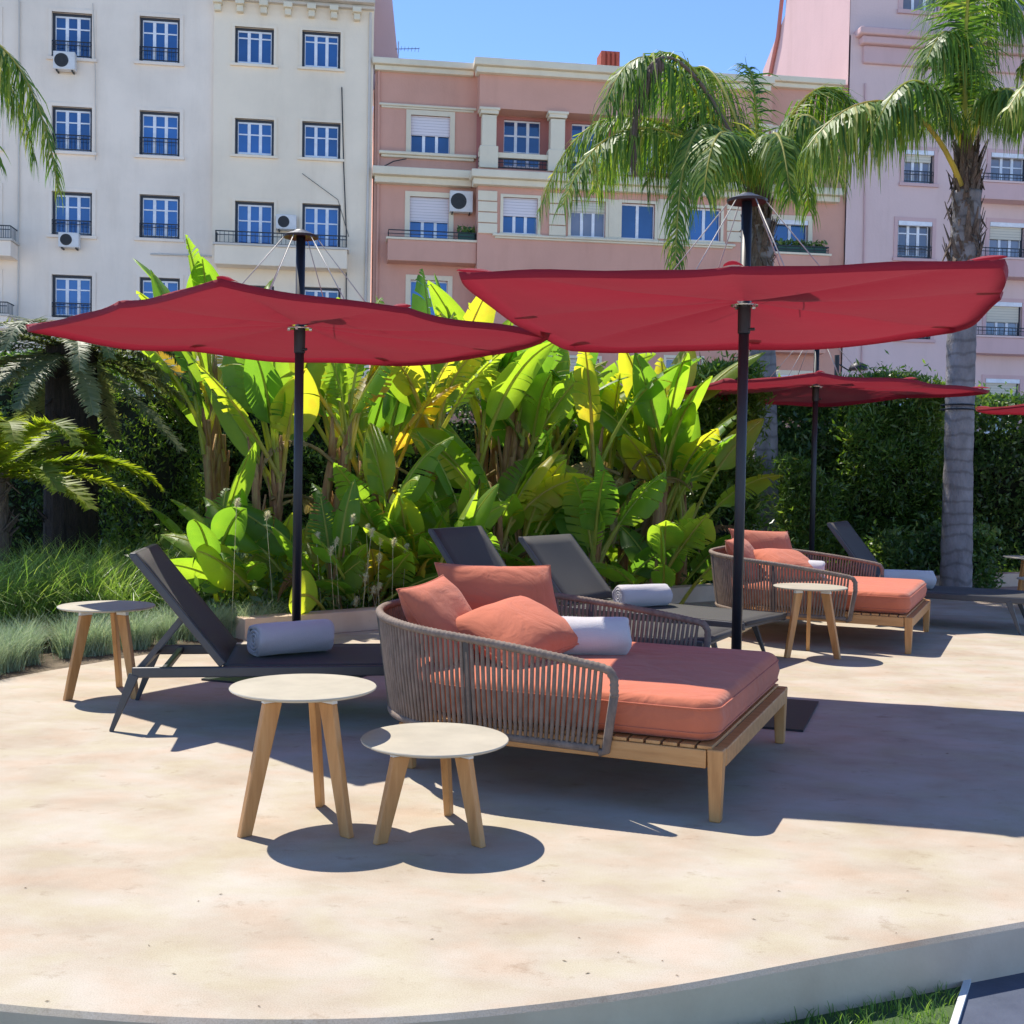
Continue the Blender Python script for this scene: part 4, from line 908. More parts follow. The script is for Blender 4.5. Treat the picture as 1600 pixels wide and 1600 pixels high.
# ------------------------------------------------------------------ vegetation
def bez(P, t):
    P = [Vector(p) for p in P]
    while len(P) > 1: P = [P[i].lerp(P[i+1], t) for i in range(len(P)-1)]
    return P[0]
def paddle(mb, base, az, elev, pet, L, Wd, droop, rg, tint, roll_=0.0, split=0.35, dead=False):
    """one stalk + paddle blade. mb materials: 0 blade, 1 stalk"""
    base = Vector(base); hd = Vector((math.cos(az), math.sin(az), 0))
    d = (hd*math.cos(elev) + Vector((0,0,math.sin(elev)))).normalized()
    n = 13; tot = pet+L; pts = [base]; dirs = [d]
    st = tot/24; p = base.copy(); e_ = elev
    for i in range(24):
        f = (i+1)/24; e_ = elev - droop*(f**1.8)
        dd_ = hd*math.cos(e_)+Vector((0,0,math.sin(e_))); p = p + dd_*st; pts.append(p.copy()); dirs.append(dd_)
    def at(s):
        x = min(max(s/st, 0), 23.999); i = int(x); return pts[i].lerp(pts[i+1], x-i), dirs[min(i+1, 24)]
    mb.m = 1; mb.t = min(1, tint)
    sp = [at(tot*0.98*k/12)[0] for k in range(13)]
    mb.tube(sp, [0.020*(1-0.8*k/12)*(0.7+L*0.4)+0.002 for k in range(13)], 5, caps=False)
    mb.m = 0; mb.t = tint
    sd0 = hd.cross(Vector((0,0,1))); 
    fold0 = rg.uniform(0.15, 0.5)
    N = 18
    for sgn in (-1, 1):
        cuts = [0]
        for k in range(1, N):
            if rg.random() < split: cuts.append(k)
        cuts.append(N)
        for ci in range(len(cuts)-1):
            k0, k1 = cuts[ci], cuts[ci+1]; drp = rg.uniform(-0.12, 0.25) if split > 0.05 else 0
            vs = []; uvs = []; M_ = 4; cnt = k1-k0+1
            for k in range(k0, k1+1):
                f = k/N; c, t = at(pet+L*f)
                wf = (math.sin(math.pi*min(1, f*0.93+0.07)**0.72))**0.75 * (1 if f > 0 else 0.5) if f < 1 else 0.02
                Wk = Wd*wf
                nrm = sd0.cross(t).normalized()
                q = Quaternion(t, roll_); sd = q @ sd0; nn = q @ nrm
                if nn.z < 0 and abs(roll_) < 1.5: nn = -nn
                gap = 0.0
                if split > 0.05 and (k == k0 or k == k1): gap = (0.012 if k == k0 else --0.004)
                for j in range(M_+1):
                    g = j/M_; fo = fold0 - (0.9+drp)*g*0.9
                    ww = Wk*g; off = sd*sgn*ww*math.cos(0.25+0.2*g) + nn*(ww*math.sin(fold0)*0.6 - Wk*(0.45+drp)*g*g)
                    off += t*(Wk*0.25*g + gap*g*2.2)
                    vs.append(c+off); uvs.append((g+0.001, f*L*3.2 + g*0.12))
            fs = [(a*(M_+1)+j, (a+1)*(M_+1)+j, (a+1)*(M_+1)+j+1, a*(M_+1)+j+1) for a in range(cnt-1) for j in range(M_)]
            if sgn < 0: fs = [f_[::-1] for f_ in fs]
            mb.add(vs, fs, uvs)
def paddle_plant(bx, by, zt, lean, n, seed, label, L=(0.75, 1.1), Wd=(0.14, 0.23), stems=3, pet=(0.35, 0.85), low=3, dead=2, elev=(0.95, 1.5), fan=None, custom=()):
    rg = random.Random(seed); e = empty('bird_of_paradise_plant', (bx, by, -0.004))
    b = MB(); tops = []
    for k in range(stems):
        a = rg.uniform(0, 6.28); rr = 0.05+0.09*rg.random()*stems/2; p0 = Vector((math.cos(a)*rr, math.sin(a)*rr, 0)); hgt = zt*rg.uniform(0.75, 1.05) if k else zt
        p1 = p0*1.6 + Vector((lean*hgt*rg.uniform(0.6, 1.2), rg.uniform(-.1, .1)*hgt, hgt)); mid = p0.lerp(p1, 0.5)+Vector((-lean*0.1, 0, 0))
        P = [bez([p0, mid, p1], t/8) for t in range(9)]; b.tube(P, [0.07*(1-0.55*t/8)*rg.uniform(0.9, 1.1) for t in range(9)], 9); tops.append(p1)
        for q in range(6):   # sheaths peeling from the stem
            t = rg.uniform(0.25, 0.95); c = bez([p0, mid, p1], t); a2 = rg.uniform(0, 6.28); u = Vector((math.cos(a2), math.sin(a2), 0)); s_ = Vector((-u.y, u.x, 0))
            b.beam(c+u*0.02, c+u*0.07+Vector((0,0,0.35)), 0.075, 0.02, side=s_, w1=0.02, h1=0.01)
    b.build('stem', M['pstem'], e, smooth=True)
    f = MB()
    for k in range(n):
        tp = rg.choice(tops); base = tp + Vector((rg.uniform(-.03, .03), rg.uniform(-.03, .03), -0.08-0.25*rg.random()))
        az = (fan + rg.choice((0, math.pi)) + rg.gauss(0, 0.5)) if fan is not None else rg.uniform(0, 6.28)
        tint = min(0.78, max(0.1, rg.gauss(0.52, 0.17))); 
        if rg.random() < 0.07: tint = rg.uniform(0.75, 0.95)
        paddle(f, base, az, rg.uniform(*elev), rg.uniform(*pet), rg.uniform(*L), rg.uniform(*Wd), rg.uniform(0.15, 1.1), rg, tint, rg.gauss(0, 0.6), rg.choice((0.05, 0.2, 0.4, 0.6)))
    for k in range(low):
        a = rg.uniform(0, 6.28); base = Vector((math.cos(a)*0.15, math.sin(a)*0.15, 0))
        paddle(f, base, a, rg.uniform(0.6, 1.4), rg.uniform(0.25, 0.8), rg.uniform(0.45, 0.75), rg.uniform(0.12, 0.2), rg.uniform(0.3, 1.1), rg, min(0.7, max(0.1, rg.gauss(0.45, 0.12))), rg.gauss(0, 0.6), rg.choice((0.0, 0.1, 0.2)))
    for (bz, az, el, pt_, Lx, Wx, dr, tn, rl, sp_) in custom:
        paddle(f, Vector((lean*bz, 0, bz)), az, el, pt_, Lx, Wx, dr, rg, tn, rl, sp_)
    f.build('foliage', [M['banana'], M['midrib']], e, smooth=True)
    if dead:
        d = MB()
        for k in range(dead):
            tp = rg.choice(tops); a = rg.uniform(0, 6.28); z0 = tp.z*rg.uniform(0.35, 0.9); base = Vector((lean*z0+math.cos(a)*.08, math.sin(a)*.08, z0))
            paddle(d, base, a, rg.uniform(0.1, 0.8), rg.uniform(0.1, 0.3), rg.uniform(0.4, 0.75), rg.uniform(0.05, 0.12), rg.uniform(1.6, 2.3), rg, rg.uniform(0.1, 0.9), rg.gauss(0, 1), 0.6)
        d.build('dry_leaves', [M['deadleaf'], M['deadleaf']], e, smooth=True)
    tag(e, label, 'plant', 'broad leaved bird of paradise plants'); return e
def at_px(px, Y): p = D(px, 760, Y); return p.x
PP = [  # px, Y, stem height, lean, n, seed, label
 (412, 10.1, 1.3, -0.02, 14, 7, 'broad leaved plant with thick brown stem just left of the left parasol pole', dict(stems=3, dead=2, low=6, L=(0.75,1.05))),
 (505, 10.5, 1.55, 0.14, 11, 5, 'broad leaved plant leaning right behind the left parasol pole', dict(stems=2)),
 (598, 11.2, 1.2, 0.05, 10, 8, 'low leafy paddle leaved plant between two taller stems, above the dark lounger back', dict(stems=2, low=5)),
 (668, 10.95, 1.65, 0.03, 12, 13, 'single stemmed broad leaved plant above the shaded lounger back', dict(stems=2)),
 (752, 11.3, 1.85, 0.12, 14, 21, 'broad leaved plant with golden striped stems below the gap between parasols', dict(stems=4, L=(0.8,1.15))),
 (842, 11.8, 1.65, 0.02, 13, 34, 'broad leaved plant above the sunlit lounger back', dict(stems=3)),
 (915, 12.0, 1.3, 0.05, 11, 55, 'broad leaved plant half hidden left of the shaggy clump', dict(stems=2, low=4)),
 (975, 11.9, 1.6, 0.03, 14, 89, 'broad leaved clump with a shaggy base of dry leaves right of the centre', dict(stems=5, dead=18, low=4, L=(0.75,1.1), pet=(0.35,0.75))),
 (1035, 12.2, 1.0, 0.0, 9, 91, 'dark green broad leaved plant at the right end of the row', dict(stems=2, low=4, L=(0.7,0.95))),
 (350, 9.6, 0.35, 0.0, 7, 144, 'young plant with glowing lime leaves at the left end of the row', dict(stems=1, low=5, pet=(0.3,0.7), L=(0.5,0.7), dead=0)),
 (1040, 10.9, 0.4, 0.05, 5, 233, 'young broad leaved plant at the foot of the shaggy clump', dict(stems=1, low=5, pet=(0.2,0.5), L=(0.4,0.6), dead=0)),
 (640, 9.95, 0.2, 0.0, 3, 377, 'small upright seedling with two pale leaves behind the near daybed', dict(stems=1, low=3, pet=(0.15,0.4), L=(0.35,0.5), dead=0)),
 (620, 10.2, 0.75, 0.0, 8, 502, 'leafy waist high plant just left of the single stemmed one', dict(stems=1, low=5, L=(0.6,0.9), Wd=(0.15,0.22), pet=(0.2,0.5), dead=1)),
 (800, 10.7, 0.8, 0.0, 9, 504, 'deep green plant filling the gap right of the golden striped stems', dict(stems=1, low=5, L=(0.6,0.95), Wd=(0.15,0.23), pet=(0.2,0.6), dead=1)),
 (930, 10.9, 0.55, 0.0, 8, 506, 'broad leaved shoot left of the shaggy base, above the towel', dict(stems=1, low=5, L=(0.55,0.85), Wd=(0.17,0.26), pet=(0.2,0.5), dead=1)),
 (1060, 12.3, 0.9, 0.0, 8, 508, 'dark leaved plant under the left tip of the rear parasol', dict(stems=2, low=3, L=(0.6,0.85), Wd=(0.17,0.24), dead=1, elev=(1.0,1.5))),
 (585, 9.85, 0.25, 0.0, 5, 601, 'knee high sunlit broad leaved plant behind the back of the near daybed', dict(stems=1, low=6, L=(0.42,0.65), Wd=(0.12,0.18), pet=(0.15,0.45), dead=0)),
 (655, 10.2, 0.45, 0.0, 7, 602, 'sunlit bushy plant with pale leaves left of the dark lounger back', dict(stems=1, low=6, L=(0.5,0.75), Wd=(0.13,0.20), pet=(0.2,0.55), dead=1)),
 (725, 10.45, 0.5, 0.0, 8, 603, 'sunlit bushy plant just above the dark lounger back', dict(stems=1, low=6, L=(0.5,0.8), Wd=(0.13,0.20), pet=(0.2,0.6), dead=1)),
 (795, 10.9, 0.55, 0.0, 8, 604, 'sunlit bushy plant between the two lounger backs', dict(stems=1, low=6, L=(0.5,0.8), Wd=(0.13,0.20), pet=(0.2,0.6), dead=1)),
 (865, 11.2, 0.6, 0.0, 8, 605, 'sunlit bushy plant directly above the sunlit lounger back', dict(stems=1, low=5, L=(0.5,0.8), Wd=(0.13,0.20), pet=(0.2,0.6), dead=1)),
 (530, 9.6, 0.3, 0.0, 6, 606, 'low sunlit shoots right of the left parasol pole', dict(stems=1, low=5, L=(0.4,0.65), Wd=(0.12,0.18), pet=(0.15,0.45), dead=1)),
 (455, 9.5, 0.15, 0.0, 3, 378, 'small paddle leaved shoot at the foot of the left parasol pole', dict(stems=1, low=4, pet=(0.15,0.4), L=(0.35,0.5), dead=1)),
 (560, 12.0, 1.7, 0.0, 12, 401, 'tall pale green plant rising behind the left parasol canopy', dict(stems=2, L=(0.8,1.1))),
 (745, 12.2, 1.9, 0.0, 13, 402, 'tall yellow green plant rising between the two big canopies', dict(stems=3, L=(0.8,1.1), elev=(1.0,1.5))),
 (880, 12.3, 1.5, 0.0, 12, 403, 'broad leaved plant at the back under the large parasol', dict(stems=2, L=(0.8,1.1))),
 (352, 11.0, 2.12, -0.02, 8, 414, 'tallest plant with upright leaves above the left parasol canopy', dict(stems=2, L=(0.75,1.0), elev=(1.15,1.5), low=2, dead=0)),
 (352, 12.0, 1.7, 0.0, 6, 419, 'tall plant whose top shows between the parasol stays on the left', dict(stems=2, L=(0.7,0.95), elev=(1.0,1.5), low=2, dead=0)),
]
for px, Y, zt, lean, n_, seed, lab, kw in PP: paddle_plant(at_px(px, Y), Y, zt, lean, n_, seed, lab, **kw)

def leaf_cloud(name, P, size, mt, parent, tint, rg, aspect=0.35, upbias=0.0, align=None):
    n = len(P); d = rg.normal(size=(n, 3)); d[:, 2] += upbias; d /= np.linalg.norm(d, axis=1)[:, None]
    r = rg.normal(size=(n, 3)); s = np.cross(d, r); s /= np.linalg.norm(s, axis=1)[:, None]
    sz = size*rg.uniform(0.6, 1.3, n)[:, None]; nn = np.cross(d, s)
    A = P; B_ = P + d*sz*0.5 + s*sz*aspect*0.5 + nn*sz*0.08; C_ = P + d*sz; E_ = P + d*sz*0.5 - s*sz*aspect*0.5 + nn*sz*0.08
    V = np.stack([A, B_, C_, E_], 1).reshape(-1, 3)
    return np_mesh(name, V, np.arange(len(V)).reshape(-1, 4), mt, parent, tint=np.repeat(tint, 4))
def lump(P, sc_, seed):
    """cheap smooth pseudo noise"""
    rg = np.random.default_rng(seed); out = np.zeros(len(P))
    for k in range(7):
        w_ = rg.normal(size=3)*sc_*(1+k*0.5); out += np.sin(P @ w_ + rg.uniform(0, 6.28))/(1+k*0.4)
    return out/3.0
def hedge(px0, px1, Y, depth, ztop, label, seed, name='hedge', mt='hedge', n=26000, size=0.075, lum=0.22, cat='hedge', tbase=0.42, aspect=0.38, rough_top=0.35, zmin=0.0):
    rg = np.random.default_rng(seed); x0, x1 = at_px(px0, Y), at_px(px1, Y); cx = (x0+x1)/2; wd = x1-x0
    e = empty(name, (cx, Y+depth/2, -0.004))
    # points near the surface of a lumpy box
    u = rg.uniform(-wd/2, wd/2, n); z = rg.uniform(zmin, 1, n)**0.9*ztop; face = rg.random(n)
    y = -depth/2 + rg.exponential(0.10, n); topm = face > 0.80; y[topm] = rg.uniform(-depth/2, depth/2, topm.sum())
    lm = lump(np.column_stack([u+cx, u*0, z]), 2.2, seed)
    tp = ztop*(1+0*u) + lump(np.column_stack([u+cx, u*0, u*0]), 1.7, seed+1)*rough_top
    z[topm] = tp[topm] - rg.exponential(0.10, topm.sum()); z = np.minimum(z, tp)
    y = y - lm*lum*1.5; sidem = (face < 0.08); u[sidem] = np.where(rg.random(sidem.sum()) < 0.5, -wd/2, wd/2); y[sidem] = rg.uniform(-depth/2, depth/2, sidem.sum())
    u = u + rg.normal(0, 0.05, n)
    P = np.column_stack([u, y, z]); spr = rg.random(n) < 0.12; P[spr] += np.column_stack([rg.normal(0,.06,n), -np.abs(rg.normal(0,.10,n)), rg.normal(0.02,.09,n)])[spr]; gapn = lump(P + [cx, 0, 0], 5.5, seed+5); keep = gapn > -0.55 + 0.5*rg.random(n); P = P[keep]
    tint = np.clip(tbase + 0.22*lump(P+[cx,0,0], 2.4, seed+2) + rg.normal(0, 0.19, len(P)), 0.02, 0.98)
    leaf_cloud('foliage', P, size, M[mt], e, tint, rg, aspect, upbias=0.4)
    b = MB(); gx, gz = 24, 14   # near-black inner shell, painted as the shade between the leaves
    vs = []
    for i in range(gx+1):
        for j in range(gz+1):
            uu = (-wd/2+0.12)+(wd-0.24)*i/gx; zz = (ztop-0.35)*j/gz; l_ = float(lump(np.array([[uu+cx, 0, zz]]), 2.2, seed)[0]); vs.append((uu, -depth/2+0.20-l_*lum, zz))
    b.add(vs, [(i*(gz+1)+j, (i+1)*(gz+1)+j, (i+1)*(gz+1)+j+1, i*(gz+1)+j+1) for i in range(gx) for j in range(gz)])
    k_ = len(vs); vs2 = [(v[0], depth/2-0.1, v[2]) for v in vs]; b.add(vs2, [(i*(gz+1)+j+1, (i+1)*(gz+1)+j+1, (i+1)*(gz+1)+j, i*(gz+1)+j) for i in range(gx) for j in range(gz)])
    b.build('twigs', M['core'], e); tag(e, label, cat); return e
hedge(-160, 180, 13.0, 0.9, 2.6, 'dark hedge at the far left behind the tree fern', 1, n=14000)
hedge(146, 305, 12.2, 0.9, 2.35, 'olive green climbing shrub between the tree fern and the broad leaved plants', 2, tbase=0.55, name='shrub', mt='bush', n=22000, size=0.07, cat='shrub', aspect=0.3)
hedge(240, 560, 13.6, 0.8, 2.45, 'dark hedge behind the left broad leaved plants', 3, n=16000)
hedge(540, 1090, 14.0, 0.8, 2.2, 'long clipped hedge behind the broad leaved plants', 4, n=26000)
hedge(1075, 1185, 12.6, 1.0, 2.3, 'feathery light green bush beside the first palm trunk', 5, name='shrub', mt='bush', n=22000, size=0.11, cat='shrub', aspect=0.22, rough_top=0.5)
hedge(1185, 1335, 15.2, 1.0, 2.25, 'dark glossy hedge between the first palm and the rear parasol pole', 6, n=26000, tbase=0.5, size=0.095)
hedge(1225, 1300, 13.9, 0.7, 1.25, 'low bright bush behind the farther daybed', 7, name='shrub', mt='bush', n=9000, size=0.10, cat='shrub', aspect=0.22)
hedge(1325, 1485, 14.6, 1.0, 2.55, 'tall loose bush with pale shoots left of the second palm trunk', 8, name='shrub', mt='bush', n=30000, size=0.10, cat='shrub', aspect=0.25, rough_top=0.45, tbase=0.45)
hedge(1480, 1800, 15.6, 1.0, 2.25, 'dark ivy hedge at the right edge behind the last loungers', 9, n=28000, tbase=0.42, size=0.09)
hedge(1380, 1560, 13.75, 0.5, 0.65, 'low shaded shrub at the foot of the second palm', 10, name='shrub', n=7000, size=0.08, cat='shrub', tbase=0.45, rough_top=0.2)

def frond(mb, P, n, ll, lw, hang, rg, tint, tip_narrow=True, rach=0.016, plane=None, start=0.12, curl=0.5, tj=0.1, stiff=0.0, rm=1):
    """P: bezier control points of the rachis; leaflets droop by 'hang'"""
    pts = [bez(P, k/16) for k in range(17)]
    mb.m = rm; mb.t = min(1, tint+0.2); mb.tube(pts, [rach*(1-0.85*k/16)+0.002 for k in range(17)], 6, caps=False); mb.m = 0
    for i in range(n):
        f = start+(1-start)*(i+rg.random()*0.6)/n; p = bez(P, f); t = (bez(P, min(1, f+0.02))-bez(P, f-0.02)).normalized()
        sd = t.cross(Vector((0,0,1))); sd = sd.normalized() if sd.length > 0.05 else Vector((1,0,0)); upn = sd.cross(t)
        if upn.z < 0: upn = -upn
        lf = ll*(0.45+0.55*math.sin(math.pi*min(1, (f-start)/(1-start)*0.9+0.12)))*rg.uniform(0.85, 1.15)
        for s in (-1, 1):
            d = (sd*s*rg.uniform(0.75, 1.1) + t*rg.uniform(0.35, 0.8) + upn*rg.uniform(-0.15, 0.45)).normalized()
            mb.t = min(1, max(0, rg.gauss(tint, tj))); w_ = lw*rg.uniform(0.8, 1.2)
            q = p.copy(); vs = []; seg = 4; wdir = t if abs(d.dot(t)) < 0.9 else upn
            wdir = (wdir - d*wdir.dot(d)).normalized(); hr = rg.uniform(0.55, 1.4); hj = 1.6 if hang > 0.3 else 0.5
            for k in range(seg+1):
                g = k/seg; wk = w_*(1-g**2)*0.5+0.0008; vs += [q - wdir*wk, q + wdir*wk]
                d = (d + Vector((rg.gauss(0, .09)*hj, rg.gauss(0, .09)*hj, -hang*hr*(0.5+g)))).normalized(); q = q + d*lf/seg
            mb.add(vs, [(2*k, 2*k+1, 2*k+3, 2*k+2) for k in range(seg)])
def ringed_trunk(pts, radii, seed, rings=0.11, amp=-0.004):
    rg = random.Random(seed); P = []; rr = []; n = 70
    for k in range(n+1):
        f = k/n*(len(pts)-1); i = min(int(f), len(pts)-2); p = Vector(pts[i]).lerp(Vector(pts[i+1]), f-i); r_ = radii[i]+(radii[i+1]-radii[i])*(f-i)
        P.append(p); rr.append(r_+(amp if k % 4 == 0 else 0)+rg.uniform(-.004, .004))
    b = MB(); b.tube(P, rr, 20); return b
def fibre_mb(c0, c1, r0_, r1_, n, rg, ln=(0.25, 0.6)):
    b = MB(); c0, c1 = Vector(c0), Vector(c1)
    b.tube([c0.lerp(c1, k/8) for k in range(9)], [r0_+(r1_-r0_)*k/8 for k in range(9)], 14)
    for k in range(n):
        t = rg.random(); a = rg.uniform(0, 6.28); u = Vector((math.cos(a), math.sin(a), 0)); s_ = Vector((-u.y, u.x, 0)); rad = r0_+(r1_-r0_)*t; c = c0.lerp(c1, t)+u*rad*0.85
        h_ = rg.uniform(*ln); b.beam(c, c+u*rg.uniform(0.03, 0.13)+Vector((0,0,h_*rg.choice((1,1,-0.7))))+s_*rg.uniform(-.05,.05), rg.uniform(0.05, 0.13), 0.014, side=s_, w1=0.015, h1=0.005)
    return b
def palm(bx, Y, trunk_px, label, fronds, fib, seed, rt=0.2, trunk=True, cat='palm tree'):
    e = empty('palm_tree', (bx, Y, -0.004)); base = Vector((bx, Y, -0.004)); rg = random.Random(seed)
    if trunk:
        pts = [D(px, py, Y)-base for px, py in trunk_px]; pts[0].z = 0
        b = ringed_trunk(pts, [rt*1.12]+[rt]*(len(pts)-1), seed); b.build('trunk', M['trunk'], e, smooth=True)
        a, c = D(*fib[0], Y)-base, D(*fib[1], Y)-base; fibre_mb(a, c, rt*1.02, rt*0.62, 170, rg, (0.12, 0.45)).build('leaf_bases', M['fibre'], e)
    f = MB(); dead = MB(); nd = 0
    for fr in fronds:
        P = [D(px, py, Y+dy)-base for px, py, dy in fr['p']]
        tgt = f
        if fr.get('dead'): tgt = dead; nd += 1
        frond(tgt, P, int(fr.get('n', 95)*1.4), fr.get('ll', 0.75)*1.15, fr.get('lw', 0.023), fr.get('h', 0.42)*3.2, rg, fr.get('t', 0.45), start=fr.get('s', 0.15), rach=0.028, tj=0.2)
    f.build('fronds', [M['palm'], M['midrib']], e)
    if nd: dead.build('dead_frond', [M['palmdead'], M['palmdead']], e)
    tag(e, label, cat, 'feather palms'); return e
c1 = (1183, 300, 0)
palm(at_px(1194, 15), 15.0, [(1196,890),(1195,700),(1192,560),(1188,400),(1185,345)], 'palm whose drooping crown hangs behind the cap of the large parasol', [
    dict(p=[c1,(1008,-45,-.6),(945,170,-.9)], t=.42, ll=.95, n=90, s=.2),
    dict(p=[c1,(1060,-20,.6),(985,130,.9)], t=.40, ll=.95, n=80, s=.2),
    dict(p=[c1,(1110,10,1.2),(1060,150,1.9)], t=.45, ll=.9, n=80),
    dict(p=[c1,(926,50,.2),(842,330,.1)], t=.55, ll=.75, n=95),
    dict(p=[c1,(960,90,-.8),(880,320,-1.3)], t=.55, ll=.7, n=90),
    dict(p=[c1,(1000,90,1.2),(930,300,1.8)], t=.45, ll=.8, n=85),
    dict(p=[c1,(1064,40,-1.2),(1055,420,-1.9)], t=.5, ll=.6, n=100),
    dict(p=[c1,(1090,70,.9),(1010,290,1.2)], t=.42, ll=.85, n=85),
    dict(p=[c1,(1120,110,-1.4),(1100,300,-2.0)], t=.5, ll=.75, n=85),
    dict(p=[c1,(1160,110,1.5),(1140,280,2.3)], t=.36, ll=.8, n=80),
    dict(p=[c1,(1215,110,-1.2),(1235,310,-1.8)], t=.48, ll=.7, n=85),
    dict(p=[c1,(1240,100,.9),(1265,330,1.5)], t=.45, ll=.75, n=85),
    dict(p=[c1,(1279,35,.4),(1345,200,.7)], t=.5, ll=.85, n=95),
    dict(p=[c1,(1265,70,-.6),(1310,280,-1.0)], t=.55, ll=.75, n=90),
    dict(p=[c1,(1185,120,0),(1168,105,0.1)], t=.38, ll=.5, n=50, h=.15),
    dict(p=[c1,(1050,-20,-.8),(985,66,-1.0),(990,262,-1.0)], t=.4, ll=.30, n=95, dead=1, s=.50, h=1.0),
  ], [(1186,420),(1184,300)], 5, rt=0.165)
c2 = (1510, 245, 0)
palm(at_px(1498, 13.2), 13.2, [(1494,900),(1498,700),(1502,540),(1507,400),(1510,300)], 'palm with a shaggy upper trunk and tall upright fronds near the right edge', [
    dict(p=[c2,(1500,-40,-.3),(1450,90,-.6)], t=.40, ll=.75, n=90),
    dict(p=[c2,(1545,-120,.1),(1590,40,-.2)], t=.42, ll=.75, n=95, h=.35),
    dict(p=[c2,(1520,-90,.5),(1470,-20,.9)], t=.42, ll=.7, n=90),
    dict(p=[c2,(1500,-60,-.5),(1540,-140,-.9)], t=.42, ll=.7, n=90, h=.3),
    dict(p=[c2,(1430,20,-.7),(1360,220,-1.1)], t=.40, ll=.6, n=85),
    dict(p=[c2,(1450,60,.6),(1400,210,1.1)], t=.36, ll=.6, n=85),
    dict(p=[(1502,290,-.1),(1440,120,-.5),(1330,130,-.8),(1262,230,-1.0)], t=.64, ll=.85, n=115, s=.34, h=.5),
    dict(p=[c2,(1570,40,-.6),(1625,230,-1.1)], t=.5, ll=.6, n=80),
    dict(p=[c2,(1560,60,.8),(1600,200,1.4)], t=.46, ll=.55, n=80),
    dict(p=[c2,(1515,60,1.0),(1500,130,1.9)], t=.36, ll=.6, n=70),
  ], [(1506,430),(1512,240)], 9, rt=0.158)
palm(at_px(1760, 12.0), 12.0, [(1760,900),(1758,400),(1756,200)], 'palm outside the right edge whose frond tips reach into view', [
    dict(p=[(1756,190,0),(1700,90,-.2),(1640,60,-.4),(1575,170,-.6)], t=.62, ll=.55, n=90), dict(p=[(1756,190,0),(1710,60,.5),(1650,20,.8),(1590,110,1.0)], t=.55, ll=.5, n=80)],
    [(1757,260),(1756,180)], 12)
palm(at_px(-190, 13), 13.0, [(-190,1000),(-190,400),(-190,150)], 'palm outside the left edge with one drooping frond in view', [
    dict(p=[(-190,140,0),(-80,-20,-.1),(50,20,-.3),(92,300,-.3)], t=.55, ll=.62, n=120, lw=.026), dict(p=[(-190,140,0),(-100,0,.4),(10,40,.6),(55,250,.6)], t=.5, ll=.62, n=110, lw=.026),
    dict(p=[(-190,140,0),(-130,60,-.4),(-60,80,-.6),(0,260,-.8)], t=.6, ll=.45, n=90, lw=.026)], [(-190,230),(-190,140)], 15)

def crown_plant(name, px, py, Y, nf, L, ll, lw, mt, seed, label, cat, trunk_r, trunk_top, elev=(0.1, 0.9), droop=0.5, hang=0.08, nl=70, t=0.45, az=None, tr_mat='fibre', rach=-0.004):
    rg = random.Random(seed); c = D(px, py, Y); e = empty(name, (c.x, c.y, -0.004)); z0 = c.z+0.004; f = MB()
    for k in range(nf):
        a = (2*math.pi*k/nf + rg.gauss(0, 0.15)) if az is None else rg.uniform(*az); el = rg.uniform(*elev); u = Vector((math.cos(a), math.sin(a), 0)); Lk = L*rg.uniform(0.8, 1.1)
        p0 = Vector((0, 0, z0)); p1 = p0 + (u*math.cos(el)+Vector((0,0,math.sin(el))))*Lk*0.5; p2 = p0 + u*Lk*0.85*math.cos(el*0.8) + Vector((0,0,Lk*(math.sin(el)-droop*0.3))); p3 = p0 + u*Lk*1.05*math.cos(el*0.6) + Vector((0,0,Lk*(math.sin(el)*0.8-droop)))
        frond(f, [p0, p1, p2, p3], nl, ll, lw, hang, rg, rg.gauss(t, 0.08), start=0.08, rach=rach, tj=0.08, rm=1)
    f.build('fronds', [M[mt], M['midrib']], e)
    rgt = random.Random(seed+1); fibre_mb((0,0,0), (0,0,z0+0.05), trunk_r, trunk_r*0.9, 90, rgt, (0.05, 0.16)).build('trunk', M[tr_mat], e)
    tag(e, label, cat); return e
M['darkfibre'] = mat('dark_fern_trunk', [(0.3, (0.012, 0.009, 0.007)), (0.7, (0.05, 0.035, 0.025))], 0.95, 6, stretch=(6, 6, 1), bump=1.0, bscale=25, bdist=0.03)
crown_plant('tree_fern', 112, 550, 11.0, 40, 1.15, 0.15, 0.018, 'fern', 3, 'tree fern with a thick dark trunk and spreading crown on the left', 'tree fern', 0.25, 0, elev=(-0.45, 0.42), droop=0.40, hang=0.10, nl=110, t=0.8, tr_mat='darkfibre')
crown_plant('cycad', -14, 745, 9.3, 26, 1.15, 0.17, 0.022, 'cycad', 8, 'bright green cycad with stiff arching leaves at the left edge', 'cycad', 0.14, 0, elev=(0.0, 0.8), droop=0.28, hang=0.04, nl=150, t=0.85)

